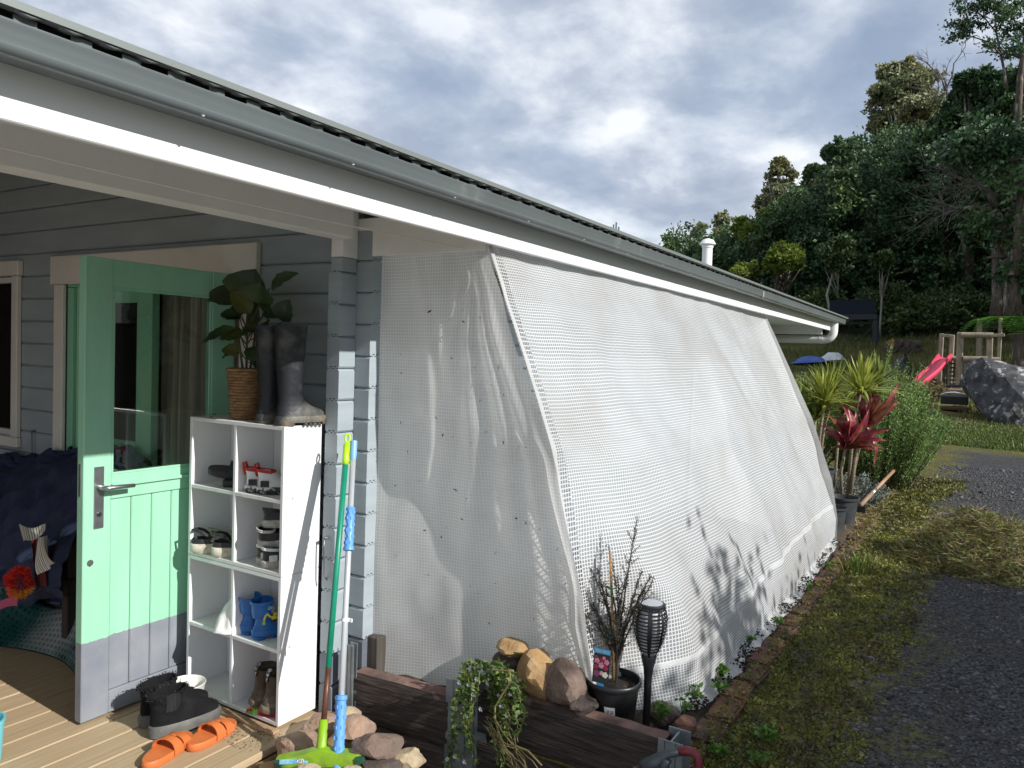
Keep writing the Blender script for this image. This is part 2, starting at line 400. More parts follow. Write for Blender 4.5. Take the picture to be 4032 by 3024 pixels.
# long side wall behind the sheet (faces -Y), its board ends cross the corner
wall_s = MB().box((XW + .10, 2.345, .02), (9.6, 2.35, 2.3)).build('wall', mat('lining', (.25, .22, .19), .8), house)
for k in range(15):
    z0 = Z0 + k * PITCH - PITCH / 2
    if z0 > 1.93: break
    board(z0 + .012, 2.335, XW - .002, 2.272, 'x', wall_s)
    if k == 14: MB().cbox((2.336, 2.272, z0 + .012 + PITCH), (XW - .002, 2.334, 1.931), .004).build('board', grey, wall_s)
    board(z0 + .012, XW + T + .002, 9.55, 2.272, 'x', wall_s)
# unseen rest of the shell
def shell(mb, x0, y0, x1, y1, z0=-.1):            # wall whose top follows the roof
    zz = lambda y: ROOF0 - .05 + (y - 1.46) * RP
    ids = [mb.pt(q) for q in ((x0, y0, z0), (x1, y0, z0), (x1, y1, z0), (x0, y1, z0), (x0, y0, zz(y0)), (x1, y0, zz(y0)), (x1, y1, zz(y1)), (x0, y1, zz(y1)))]
    for q in ((0, 3, 2, 1), (4, 5, 6, 7), (0, 1, 5, 4), (1, 2, 6, 5), (2, 3, 7, 6), (3, 0, 4, 7)): mb.face(*(ids[i] for i in q))
ROOF0 = 2.126; RP = math.tan(R_(9.5))
mb = MB(); shell(mb, 9.55, 2.35, 9.6, 6.5); shell(mb, -1.4, 6.5, 9.6, 6.56); mb.box((XW + .08, 2.35, -.06), (9.5, 6.5, -.02)); shell(mb, 5.0, 2.36, 5.05, 6.5); pass
mb.build('inner_wall', mat('inner_wall', (.13, .11, .10), .85), house)
mb = MB(); mb.box((XW + .09, 4.66, -.02), (XW + .098, 4.9, 2.6)).build('reveal', mat('inner_wall', (.2, .2, .2)), house)

# roof, gutter, fascia
ROOF0 = 2.126; RP = math.tan(R_(9.5))
rooft = mat('roof_steel', (.16, .175, .17), .38, (.13, .14, .138), 2, metal=.35)
xs = np.arange(-1.5, 10.28, .0127)
mb = MB(); rows = []
for (Yy, dz) in ((1.462, 0), (6.6, 0), (6.6, -.006), (1.462, -.006)):
    rows.append([mb.pt((x, Yy, ROOF0 + (Yy - 1.462) * RP + .0042 * math.cos(2 * math.pi * x / .076) + dz)) for x in xs])
for a, b in ((0, 1), (2, 3), (3, 0)):
    for i in range(len(xs) - 1): mb.face(rows[a][i], rows[a][i + 1], rows[b][i + 1], rows[b][i])
roof = mb.build('roof', rooft, house, smooth=True)
ext([(1.458, ROOF0 - .003), (1.459, ROOF0 + .011), (1.466, ROOF0 + .0145), (1.478, ROOF0 + .0125), (1.482, ROOF0 - .003)], -1.5, 10.26).build('edge_roll', mat('edge_roll', (.20, .22, .21), .4, metal=.2), roof)
fascia = MB().cbox((-1.5, 1.574, 1.957), (9.72, 1.597, 2.118), .003).build('fascia', white_f, house)
gutm = mat('gutter_steel', (.155, .178, .182), .36, (.13, .15, .155), 1.6, metal=.25, stretch=(1.2, 4, .5), bump=.05, bscale=2, col3=(.26, .27, .26), scale3=3, lo3=.60, hi3=.72)
gp = [(1.573, 2.118), (1.573, 2.060), (1.505, 2.050), (1.492, 2.0495), (1.484, 2.053), (1.479, 2.060), (1.4785, 2.066), (1.4815, 2.0685), (1.4805, 2.078), (1.478, 2.086), (1.4775, 2.099), (1.475, 2.103), (1.4755, 2.108), (1.480, 2.110), (1.484, 2.107)]
mb = MB(); A = [mb.pt((-1.5, *p)) for p in gp]; B = [mb.pt((10.2, *p)) for p in gp]
for i in range(len(gp) - 1): mb.face(A[i], A[i + 1], B[i + 1], B[i])
mb.face(*B)
gut = mb.build('gutter', gutm, house, auto=50)
mb = MB(); mb2 = MB()
x = .4
while x < 10.1: mb.cbox((x, 1.4765, 2.106), (x + .040, 1.480, 2.1195), .002); x += .10
mb.build('gutter_tab', gutm, gut)['kind'] = 'stuff'
x = .15
while x < 9: mb2.lathe([(.0025, 0), (.004, .003)], (x, 1.4835, 2.0505), 6); x += .47
mb2.build('rivet', mat('rivet', (.6, .6, .6), .4), gut)['kind'] = 'stuff'
MB().box((-1.5, 1.494, 2.085), (10.15, 1.498, 2.124)).build('gap_shade_strip', mat('gap_black', (.012, .013, .014), .7), gut)  # black strip stands in for the shaded gap under the roof edge
mb = MB(); mb.grid(lambda u, v: V((6.05 + .05 * u, [1.573, 1.503, 1.490, 1.482, 1.4765, 1.4765][round(v * 5)], [2.057, 2.0475, 2.0468, 2.051, 2.06, 2.102][round(v * 5)])), 1, 5).build('gutter_joint', mat('joint', (.30, .30, .29), .5, (.2, .2, .2), 30), gut)
ceil = MB(); ceil.grid(lambda u, v: V((-1.5 + 12 * u, 1.625 + 4.9 * v, ROOF0 - .035 + (.163 + 4.9 * v) * RP)), 1, 1).build('ceiling', mat('ceiling', (.62, .60, .56), .7), house)
MB().cbox((-1.5, 2.205, 2.0), (XW - .098, 2.30, 2.205), .003).build('porch_beam', white, house)
MB().cbox((2.338, 2.27, 1.932), (XW - .002, 2.335, 2.20), .002).build('porch_beam', white, house)
MB().cbox((XW, 1.626, 1.942), (XW + .016, 2.302, 2.100), .002).build('end_panel', white, house)
MB().cbox((XW + .02, 1.626, 2.00), (9.5, 2.27, 2.012), .002).build('soffit', white, house)
MB().cbox((9.5, 1.626, 1.90), (9.516, 2.40, 2.100), .002).build('end_panel', white, house)
cream = mat('eave_cream', (.60, .58, .52), .6)
# downpipe at the far corner
pv = mat('pvc_white', (.78, .78, .76), .35)
mb = MB(); c0 = V((9.78, 1.545, 2.05)); path = [c0, c0 + V((0, 0, -.10))]
for i in range(1, 8):
    a = i / 7 * math.pi / 2; path.append(V((9.78, 1.545 + .10 * (1 - math.cos(a)), 1.95 - .10 * math.sin(a))))
path.append(V((9.78, 2.6, 1.845)))
mb.tube(path, .048, 16); dp = mb.build('downpipe', pv, house, auto=60)
mb = MB(); mb.tube([(9.78, 1.655, 1.85), (9.78, 1.70, 1.85)], .052, 16).build('pipe_collar', pv, dp, auto=60)
# roof vent
vx, vy = 8.3, 2.64
vz = ROOF0 + (vy - 1.46) * RP
mb = MB().lathe([(.055, -.1), (.055, .50), (.052, .50)], (vx, vy, vz), 18); vp = mb.build('vent_pipe', pv, house, auto=50)
MB().lathe([(.062, .43), (.062, .46), (.082, .462), (.090, .468), (.06, .515), (.02, .53)], (vx, vy, vz + .03), 18).build('vent_cap', pv, vp, auto=50)
am = mat('antenna_metal', (.22, .30, .30), .4, metal=.6)
mb = MB(); an = PY(1328, 500, 4.2)
for i in range(4): q = PY(1319.5 + i * 5.6, 500, 4.2); mb.tube([q + V((0, 0, -.6)), q + V((0, 0, .06 + .03 * (i % 3)))], .012, 6)
mb.tube([an + V((-.1, -.05, -.12)), an + V((.1, .05, -.12))], .01, 6)
mb.build('antenna', am, house)

# trims round the openings
trim = mat('trim_white', (.72, .69, .64), .5, (.66, .63, .58), 4, bump=.1)
def tr(name, y0, y1, z0, z1, x0=2.405, x1=2.4285, parent=house, m=trim): return MB().cbox((x0, y0, z0), (x1, y1, z1), .004).build(name, m, parent)
df = tr('door_frame', 2.868, 4.625, 1.868, 2.028, 2.398)
tr('jamb', 4.500, 4.595, .0, 1.866, parent=df); tr('jamb', 2.892, 2.985, 0, 1.866, parent=df)
mint = None
def mint_mat():
    m = mat('mint_paint', (.315, .625, .44), .48, (.285, .575, .40), 5, bump=.16, bscale=60, stretch=(2, 2, .4), col3=(.36, .53, .37), scale3=3.4, lo3=.60, hi3=.80)
    nt = m.node_tree; N = nt.nodes; L = nt.links; p = N['Principled BSDF']; src = p.inputs['Base Color'].links[0].from_socket
    tc = N.new('ShaderNodeTexCoord'); s = N.new('ShaderNodeSeparateXYZ'); L.new(tc.outputs['Object'], s.inputs[0])
    n = N.new('ShaderNodeTexNoise'); n.inputs['Scale'].default_value = 60; L.new(tc.outputs['Object'], n.inputs[0])
    a = N.new('ShaderNodeMath'); a.operation = 'MULTIPLY_ADD'; a.inputs[1].default_value = .012; L.new(n.outputs[0], a.inputs[0]); L.new(s.outputs[2], a.inputs[2])
    lt = N.new('ShaderNodeMath'); lt.operation = 'LESS_THAN'; lt.inputs[1].default_value = .342; L.new(a.outputs[0], lt.inputs[0])
    n2 = N.new('ShaderNodeTexNoise'); n2.inputs['Scale'].default_value = 6; n2.inputs['Detail'].default_value = 6; L.new(tc.outputs['Object'], n2.inputs[0])
    r = N.new('ShaderNodeValToRGB'); r.color_ramp.elements[0].color = (.185, .20, .235, 1); r.color_ramp.elements[1].color = (.26, .275, .30, 1); r.color_ramp.elements[0].position = .35; r.color_ramp.elements[1].position = .7; L.new(n2.outputs[0], r.inputs[0])
    mx = N.new('ShaderNodeMix'); mx.data_type = 'RGBA'; L.new(lt.outputs[0], mx.inputs[0]); L.new(src, mx.inputs[6]); L.new(r.outputs[0], mx.inputs[7]); L.new(mx.outputs[2], p.inputs['Base Color']); return m
mint = mint_mat(); glass = glass_mat()
mint_g = mat('mint_green_frame', (.22, .50, .34), .45)
for (y0, y1, z0, z1) in ((4.44, 4.498, 0, 1.85), (2.987, 3.012, 0, 1.85), (2.987, 4.498, 1.852, 1.903)):
    MB().cbox((2.432, y0, z0), (2.51, y1, z1), .003).build('rebate', mint_g, df)
def leaf(M, name, handle):
    """door leaf in its own frame: x 0 .. .71 from lock edge to hinge edge, y = 0 outside face, z up"""
    w, h, t = .71, 1.885, .045
    def B(nm, a, b, par, m=mint, c=.003): mb = MB(M); mb.cbox(a, b, c); return mb.build(nm, m, par)
    st = B(name, (0, 0, .012), (.115, t, h), house)
    B('stile', (w - .125, 0, .012), (w, t, h), st); B('top_rail', (.1155, .0015, 1.772), (w - .1255, t - .001, h - .001), st)
    B('mid_rail', (.1155, .0015, .905), (w - .1255, t - .001, 1.005), st); B('bottom_rail', (.1155, .0015, .0125), (w - .1255, t - .001, .105), st)
    B('moulding', (.1155, -.010, .955), (w - .10, .001, .970), st)
    for a, b in (((.1155, .002, 1.005), (w - .1255, .012, 1.015)), ((.1155, .002, 1.762), (w - .1255, .012, 1.772)), ((.1155, .002, 1.0155), (.1255, .012, 1.7615)), ((w - .1355, .002, 1.0155), (w - .1255, .012, 1.7615))): B('bead', a, b, st, c=.002)
    n = 5; pw = (w - .125 - .1155) / n
    for i in range(n): B('plank', (.1155 + i * pw + .0012, .009, .105), (.1155 + (i + 1) * pw - .0012, .030, .905), st, c=.0045)
    B('back_board', (.1157, .031, .106), (w - .1257, .036, .904), st)
    B('pane', (.118, .018, 1.006), (w - .128, .022, 1.771), st, glass, .0005)
    if handle:
        me = mat('brushed_metal', (.42, .43, .44), .32, (.34, .35, .36), 20, metal=.9)
        B('handle_plate', (.042, -.006, .795), (.082, .0005, 1.045), st, me, .002)
        mb = MB(M); mb.tube([(.062, -.002, .962), (.062, -.030, .962), (.066, -.044, .962), (.078, -.050, .962), (.13, -.050, .961), (.185, -.048, .959)], [.009, .009, .0095, .0095, .009, .0085], 10); mb.lathe([(.014, 0), (.012, .001)], (0, 0, -9), 8)
        mb = MB(M); mb.tube([(.062, -.002, .962), (.062, -.030, .962), (.066, -.044, .962), (.078, -.050, .962), (.13, -.050, .961), (.185, -.048, .959)], [.012, .010, .0105, .0105, .0095, .0085], 10).build('handle', me, st, smooth=True)
        mb = MB(M); mb.tube([(.062, -.0062, .852), (.062, -.011, .852)], .009, 12).build('lock_cylinder', mat('dark_metal', (.08, .08, .085), .4, metal=.8), st)
        mb = MB(M); mb.tube([(.030, -.003, .66), (.030, .001, .66)], .013, 14); mb.box((.027, -.012, .651), (.033, -.003, .669)); mb.build('turn_knob', me, st)
        mb = MB(M); mb.box((-.003, .016, .93), (.001, .030, 1.06)); mb.build('latch_plate', me, st)
    return st
# right leaf swung open to the viewer, left leaf closed
leaf(Matrix.Translation((1.703, 3.022, 0)), 'door', True)
leaf(Matrix(((0, 1, 0, 2.452), (-1, 0, 0, 4.438), (0, 0, 1, 0), (0, 0, 0, 1))), 'door', False)
# window at the left edge
wf = tr('window', 4.99, 6.06, .945 - .06, .945, 2.40)
tr('window_trim', 4.98, 6.07, 1.93, 2.02, 2.395, parent=wf); tr('window_trim', 4.995, 5.065, .947, 1.928, 2.40, parent=wf); tr('window_trim', 5.975, 6.05, .947, 1.928, 2.40, parent=wf)
sash = mat('sash_white', (.62, .60, .57), .5)
for a in ((5.066, 5.105, .95, 1.926), (5.93, 5.97, .95, 1.926), (5.106, 5.929, .95, .985), (5.106, 5.929, 1.89, 1.926)): tr('sash', a[0], a[1], a[2], a[3], 2.425, 2.47, wf, sash)
tr('pane', 5.106, 5.929, .986, 1.889, 2.445, 2.449, wf, glass)
tr('screen', 5.08, 5.95, .96, 1.92, 2.475, 2.48, wf, mat('fly_screen', (.02, .02, .022), .8))
# hooks of the shutters, light on the wall inside
hk = mat('hook_steel', (.20, .20, .20), .4, metal=.8)
for (x, y, z) in ((2.427, 4.83, 1.0), (2.333, 2.312, .76)):
    mb = MB(); mb.tube([(x + .003, y, z), (x - .02, y, z)], .006, 8); mb.lathe([(.001, 0), (.014, .003), (.001, .006)], (x - .004, y, z - .003), 10)
    mb.tube([(x - .015, y + .003, z), (x - .016, y + .005, z - .05), (x - .014, y, z - .16), (x - .010, y - .012, z - .175), (x - .012, y - .02, z - .16)], .004, 6); mb.build('hook', hk, house, smooth=True)
mb = MB(); c = PX(432, 656, 2.60); mb.tube([c, c + V((.03, 0, 0))], .038, 20); mb.box(c + V((.031, -.25, -1.6)), c + V((.05, .10, .4)))
mb = MB(); mb.tube([c, c + V((.03, 0, 0))], [.036, .04], 20); mb.build('round_light', mat('plastic_white', (.8, .8, .78), .4), house, auto=40)
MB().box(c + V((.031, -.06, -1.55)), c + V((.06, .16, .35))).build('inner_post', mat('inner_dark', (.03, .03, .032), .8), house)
# curtain in the doorway
cur = mat('curtain', (.50, .44, .37), .85, (.36, .30, .24), 5, stretch=(6, 6, .3), trans=.2, bump=.2)
one('curtain', 'brown curtain hanging in the doorway behind the door glass', 'curtain',
    MB().grid(lambda u, v: V((2.575 + .030 * math.sin(u * 46) + .012 * math.sin(u * 111 + v * 2), 3.20 + .62 * u + .01 * math.sin(v * 4 + u * 9), .05 + 1.85 * v)), 90, 12), cur, (2.72, 3.4, 0), smooth=True)
# clothes line along the eave
mb = MB(); a = PY(-60, 304, 2.12); b = V((2.425, 1.73, 1.955)); mb.tube([a + (b - a) * t - V((0, 0, .01 * math.sin(math.pi * t))) for t in np.linspace(0, 1, 14)], .0022, 6)
one('clothes_line', 'thin white line strung under the porch beam', 'line', mb, mat('line_white', (.8, .78, .72), .6), tuple(b))

# ---------------------------------------------------------------- reinforced plastic sheet
NPM = 76
sheetm = mesh_mat('scrim_sheet', .54, .03, (.90, .92, .94), NPM, NPM, .17, .80)
frontm = mesh_mat('scrim_front', .16, .03, (.93, .925, .90), NPM, NPM, .15, .92, .66)
bandm = mesh_mat('scrim_band', .06, .02, (.86, .86, .85), NPM * 2, NPM * 2, .2)
sheet = thing('plastic_sheet', 'white grid-reinforced plastic sheet tied from the eave down to the bricks as a lean-to', 'plastic sheet', (4.5, 1.1, .1))
def lerp(a, b, t): return a + (b - a) * t
def curve(pts, t):
    t = max(0, min(1, t))
    for (a, p), (b, q) in zip(pts, pts[1:]):
        if t <= b: return V(p).lerp(V(q), smooth01(0, 1, (t - a) / (b - a)) * .35 + .65 * (t - a) / (b - a))
    return V(pts[-1][1])
LEFT = [(0, (2.452, 1.632, 1.965)), (.12, (2.465, 1.555, 1.80)), (.45, (2.52, 1.335, 1.20)), (.75, (2.60, 1.235, .62)), (.92, (2.635, 1.20, .28)), (1, (2.66, 1.175, .135))]
RIGHT = [(0, (6.80, 1.632, 1.965)), (.2, (6.80, 1.48, 1.66)), (.5, (6.76, 1.20, 1.10)), (.75, (6.72, 1.02, .62)), (.9, (6.68, .955, .30)), (1, (6.62, .945, .125))]
NS = V((0, -.94, .34))
def sheet_pt(u, v):
    a = curve(LEFT, v); b = curve(RIGHT, v); uu = u ** 1.25
    p = a.lerp(b, uu)
    s = smooth01(.0, .13, uu)
    p.y = lerp(p.y, curve(RIGHT, v).y + (.02 * math.sin(p.x * 1.1)), s * .92)
    X = p.x
    k = (.12 + v) * min(1, (1 - v) * 5 + .25)
    w = X - 2.45 + .2 * nz((X * .5, v * 2, 5))
    d = .014 * math.sin((w * 1.5 - v * 2.3) * 5.2 + 1.2 * nz((X * .8, v * 1.5, 0))) * k
    d += .007 * math.sin((w * 1.2 - v * 1.1) * 15 + 2.4 * nz((X, v * 2, 9))) * k
    d += .038 * nz((X * .9, v * 2.2, 2)) * min(1, v * 3)
    d += .006 * nz((X * 5, v * 9, 4))
    d += -.035 * math.sin(math.pi * v) * (1 - .3 * nz((X * .6, 0, 0)))
    p += NS * d
    if v > .93: p.z = max(p.z, .118)
    return p
def uvgrid(name, fn, uvf, nu, nv, m, parent, smooth=True):
    mb = MB(); mb.grid(fn, nu, nv); ob = mb.build(name, m, parent, smooth); me = ob.data
    ul = me.uv_layers.new(name='UVMap'); co = [uvf(i / nu, j / nv) for j in range(nv + 1) for i in range(nu + 1)]
    li = np.empty(len(me.loops), np.int32); me.loops.foreach_get('vertex_index', li)
    ul.data.foreach_set('uv', np.array(co, np.float32)[li].ravel()); return ob
su = lambda u: .040 + .960 * u
uvgrid('main_sheet', lambda u, v: sheet_pt(su(u), v), lambda u, v: (sheet_pt(su(u), v).x + .02 * nz((u * 6, v * 6, 0)), v * 1.98), 220, 110, sheetm, sheet)
uvgrid('selvage', lambda u, v: sheet_pt(.040 * u, v), lambda u, v: (sheet_pt(.040 * u, v).x, v * 1.98), 8, 110, mesh_mat('scrim_selvage', .86, .05, (.87, .88, .90), NPM, NPM * .8, .17), sheet)
# hem turned over at the foot and the band above it
def on_sheet(u, v, off): return sheet_pt(u, v) + NS * off
uvgrid('hem_band', lambda u, v: on_sheet(u, lerp(.880, .892, v) + .016 * math.sin(u * 5 + 1) - .035 * u, .004), lambda u, v: (u * 4.3, v * .06), 160, 3, mesh_mat('scrim_hem', .42, .05, (.90, .90, .90), NPM * 2, NPM * 2, .2, .95), sheet)
uvgrid('edge_band', lambda u, v: on_sheet(lerp(.0, .016, u) + .0, v, .005), lambda u, v: (u * .07, v * 2), 3, 80, bandm, sheet)
def foot(u, v):
    p = sheet_pt(u, 1.0); p.z = .128 + .02 * abs(nz((u * 30, v * 3, 1))) + .03 * (1 - v) * (1 - v)
    r = .5 + .5 * nz((u * 24, 3, 3)); p.y += .015 - v * (.045 + .030 * r); p.x += .02 * nz((u * 40, v * 4, 0)) - .02 * v; return p
uvgrid('foot_hem', foot, lambda u, v: (u * 4.3, v * .13), 200, 6, bandm, sheet)
# front panel closing the near end
def front_pt(u, v):
    rt = curve(LEFT, v); lf = V((2.492, 2.205, rt.z))
    p = lf.lerp(rt, u); p.z = lerp(1.952, .10, v)
    p.y += .012 * nz((v * 6, 0, 2)) * (1 - u)
    d = .03 * nz((u * 2.6, v * 3.2, 7)) + .010 * nz((u * 9, v * 9, 1)) + .006 * math.sin(v * 40 + u * 9) * (1 - u) * .5
    for (u0, u1, w, h) in ((.86, .30, .085, .026), (.90, .62, .07, .028), (.93, .80, .05, .020), (.80, .06, .10, .018)):
        c = lerp(u0, u1, v ** .8); d += h * math.exp(-((u - c) / (w * (.35 + v))) ** 2) * min(1, v * 6) * (1 - .5 * v)
    d -= .13 * smooth01(.25, .95, v) * math.sin(math.pi * u ** 1.5) ** .8
    p.x -= d * min(1, (1 - u) * 14) * min(1, u * 14); return p
uvgrid('front_panel', front_pt, lambda u, v: (front_pt(u, v).y * 1.0, v * 1.80), 120, 150, frontm, sheet)
def end_pt(u, v):
    a = curve(RIGHT, v); b = V((6.90, 2.262, a.z)); p = a.lerp(b, u); p.x += .05 * math.sin(u * 7 + v * 2) * math.sin(math.pi * u) + .02 * nz((u * 4, v * 5, 3)); return p
uvgrid('end_panel', end_pt, lambda u, v: (u * 1.2, v * 1.98), 40, 60, frontm, sheet)
# bits of leaf and dirt caught on the front panel
g = np.random.default_rng(3); P = []; 
for i in range(70):
    u, v = g.uniform(.1, .95), g.uniform(.05, .95); P.append(front_pt(u, v) + V((-.004, 0, 0)))
P = np.array(P); cards('leaf_litter', P, rdirs(g, 70), rdirs(g, 70), g.uniform(.006, .02, 70) * (1 + 1.5 * (g.random(70) > .9)), g.uniform(.004, .008, 70), mat('litter', (.03, .025, .02), .9), sheet)['kind'] = 'stuff'

# ================================================================ THINGS ON AND ROUND THE DECK
def Rz(a): return Matrix.Rotation(a, 4, 'Z')
def TR(p, a=0, rx=0, ry=0): return Matrix.Translation(p) @ Rz(a) @ Matrix.Rotation(ry, 4, 'Y') @ Matrix.Rotation(rx, 4, 'X')
def fwr(sec, n=24):
    z, xb, xf, hw = sec[:4]; sl = sec[4] if len(sec) > 4 else 0; e = sec[5] if len(sec) > 5 else .8
    xc = (xb + xf) / 2; a = (xf - xb) / 2; out = []
    for i in range(n):
        t = 2 * math.pi * i / n; c, s = math.cos(t), math.sin(t)
        x = xc + a * math.copysign(abs(c) ** e, c)
        y = hw * math.copysign(abs(s) ** e, s) * (1 + .10 * c)
        out.append(V((x, y, z + sl * (x - xc))))
    return out
def loft(M, secs, cap=True, n=24): return MB(M).rings([fwr(s, n) for s in secs], cap)

# ---------------------------------------------------------------- cube shelves
meln = mat('white_melamine', (.80, .80, .80), .35, (.77, .77, .775), 2, col3=(.62, .60, .56), scale3=9, lo3=.68, hi3=.85)
dusty = mat('dusty_shelf', (.74, .74, .73), .45, (.60, .59, .56), 14, lo=.52, hi=.72, col3=(.10, .08, .06), scale3=34, lo3=.68, hi3=.73)
SX0, SX1, SY0, SY1 = 2.132, 2.335, 2.362, 2.955
def cube_unit(z0, label):
    t = .016; h = .608; t0 = thing('cube_shelf', label, 'shelf', (2.23, 2.66, z0), 'stacked white cube shelves')
    B = lambda nm, a, b, m=meln: MB().cbox(a, b, .0015).build(nm, m, t0)
    B('side_panel', (SX0, SY0, z0), (SX1, SY0 + t, z0 + h)); B('side_panel', (SX0, SY1 - t, z0), (SX1, SY1, z0 + h))
    B('top_panel', (SX0, SY0 + t + .0005, z0 + h - t), (SX1, SY1 - t - .0005, z0 + h)); B('bottom_panel', (SX0, SY0 + t + .0005, z0), (SX1, SY1 - t - .0005, z0 + t), dusty)
    ym = (SY0 + SY1) / 2; B('divider', (SX0 + .001, ym - t / 2, z0 + t), (SX1, ym + t / 2, z0 + h - t))
    zm = z0 + h / 2
    B('shelf_board', (SX0 + .001, SY0 + t, zm - t / 2), (SX1 - .004, ym - t / 2 - .0005, zm + t / 2), dusty); B('shelf_board', (SX0 + .001, ym + t / 2 + .0005, zm - t / 2), (SX1 - .004, SY1 - t, zm + t / 2), dusty)
    B('back_panel', (SX1 + .0005, SY0 + .002, z0 + .002), (SX1 + .004, SY1 - .002, z0 + h - .002))
    mb = MB()
    for zz in (z0 + h / 2 + .01, ): mb.tube([(SX0 + .05, SY0 + .001, zz), (SX0 + .05, SY0 - .0015, zz)], .005, 10)
    mb.build('screw_cap', mat('cap_grey', (.35, .35, .36), .5), t0); return t0
cube_unit(.016, 'lower white cube shelf holding blue boots and brown boots, standing on the deck')
cube_unit(.626, 'upper white cube shelf holding sneakers and clogs, plant and gumboots on top')
S1 = .016 + .016; S2 = .016 + .304 + .008; S3 = .626 + .016; S4 = .626 + .304 + .008; STOP = .626 + .608
one('timber_batten', 'thin worn timber strip lying on the deck in front of the shelf', 'batten', MB().cbox((2.088, 2.345, .0005), (2.126, 2.80, .014), .002), edge_t, (2.1, 2.6, 0))

# ---------------------------------------------------------------- footwear
rub = mat('black_rubber', (.016, .018, .022), .42, (.030, .032, .036), 12, bump=.2)
mud = mat('muddy_rubber', (.035, .036, .036), .5, (.17, .155, .125), 9, lo=.5, hi=.72, bump=.3, bscale=30, col3=(.36, .26, .13), scale3=7, lo3=.60, hi3=.78)
def gumboot(p, a, H, Ln, label, name, m, sole_m, cat, group, W=.05, tilt=(0, 0), extra=None):
    M = TR(p, a, *tilt); t = thing(name, label, cat, tuple(p), group); s = Ln / .27; q = W / .05
    secs = [(.030, .0, Ln, W), (.05, .003, Ln - .004, W * .97), (.075 * s, .006, Ln - .018 * s, W * .92), (.10 * s, .008, .185 * s, W * .82), (.125 * s, .012, .145 * s, W * .76), (.16 * s, .012, .128 * s, W * .78),
            (.16 * s + (H - .16 * s) * .35, .004, .132 * s, W * .98), (.16 * s + (H - .16 * s) * .7, -.004, .140 * s, W * 1.10), (H - .012, -.008, .146 * s, W * 1.16, .06), (H - .012, -.011, .149 * s, W * 1.20, .06), (H, -.011, .149 * s, W * 1.20, .06), (H, -.006, .144 * s, W * 1.12, .06), (H - .05, -.004, .14 * s, W * 1.08), (H * .55, .0, .13 * s, W * .9)]
    loft(M, secs).build('shaft', m, t, auto=55)
    mb = loft(M, [(.012, -.003, Ln + .004, W * 1.07), (.034, -.005, Ln + .006, W * 1.09), (.038, -.003, Ln + .004, W * 1.05)]); so_ = mb.build('sole', sole_m, t, auto=40)
    mb = loft(M, [(0, 0, .085 * s, W * .98), (.012, -.003, .085 * s, W * 1.02)]); 
    for i in range(5): 
        x = .125 * s + i * .028 * s; w = W * (1.0 - .05 * i); mb.cbox((x, -w, 0.0), (x + .018 * s, w, .0125), .002)
    mb.build('tread', sole_m, t, auto=40)
    if extra: extra(M, t)
    return t
TB = mat('boot_upper_rubber', (.012, .014, .018), .5, (.13, .125, .105), 7, lo=.50, hi=.70, bump=.25, bscale=24, col3=(.010, .012, .016), scale3=3, lo3=.55, hi3=.75)
gumboot((2.135, 2.412, STOP + .001), -.20, .405, .215, 'scuffed tall gumboot at the front right corner on top of the shelf', 'gumboot', TB, mud, 'boot', 'tall gumboots on the shelf')
gumboot((2.145, 2.535, STOP + .001), -.12, .405, .21, 'tall black gumboot between the basket and the other gumboot', 'gumboot', TB, mud, 'boot', 'tall gumboots on the shelf')
mb = MB(); mb.cbox((2.28, 2.585, STOP + .001), (2.315, 2.645, STOP + .125), .004)
one('black_box', 'small black box behind the woven basket on the shelf', 'box', mb, rub, (2.3, 2.61, STOP))

def shoe(p, a, Ln, label, name, parts_m, cat='shoe', group=None, tilt=(0, 0), H=.095, W=.045, sole_h=.028, tab=False, stripe=False):
    """low sneaker: x from heel 0 to toe Ln"""
    up, so_m, li, ac = parts_m; M = TR(p, a, *tilt); t = thing(name, label, cat, tuple(p), group)
    loft(M, [(0, .004, Ln - .004, W * .92), (.006, -.002, Ln + .002, W), (sole_h, -.004, Ln, W * 1.02), (sole_h + .004, .002, Ln - .006, W * .95)]).build('sole', so_m, t, auto=45)
    loft(M, [(sole_h, .004, Ln - .006, W * .93), (sole_h + .020, .005, Ln - .012, W * .92), (sole_h + .036, .006, Ln * .80, W * .82), (H * .78, .004, Ln * .60, W * .72), (H, .0, Ln * .50, W * .70, -.12), (H + .002, .004, Ln * .48, W * .62, -.12), (H - .03, .01, Ln * .46, W * .56), (sole_h + .01, .02, Ln * .5, W * .5)]).build('upper', up, t, auto=60)
    mb = MB(M)
    for k in range(4):
        x = Ln * (.50 + .065 * k); z = H * (.88 - .095 * k) - .004; mb.tube([(x, -W * .45, z - .004), (x, 0, z + .004), (x, W * .45, z - .004)], .003, 5)
    mb.build('lace', li, t)
    loft(M, [(H - .004, -.003, Ln * .50, W * .74, -.12), (H + .008, -.004, Ln * .48, W * .73, -.12), (H + .008, .002, Ln * .46, W * .64, -.12), (H - .01, .004, Ln * .45, W * .6, -.12)], cap=False).build('collar', ac, t, auto=60)
    if tab: mb = MB(M); mb.tube([(-.001, 0, H - .022), (-.008, 0, H + .008), (-.010, 0, H + .028), (.001, 0, H + .034), (.006, 0, H + .015)], .0055, 6).build('pull_tab', ac, t, smooth=True)
    if stripe:
        mb = MB(M)
        for s in (-1, 1): mb.cbox((Ln * .12, s * W * .93 - .003, sole_h + .004), (Ln * .34, s * W * .93 + .003, sole_h + .03), .002)
        mb.build('side_flash', stripe, t)
    return t
wht = mat('shoe_white', (.68, .68, .68), .6, (.56, .56, .55), 14); redm = mat('shoe_red', (.42, .015, .012), .6); blk = mat('shoe_black', (.012, .013, .015), .6, (.025, .025, .027), 20, bump=.2)
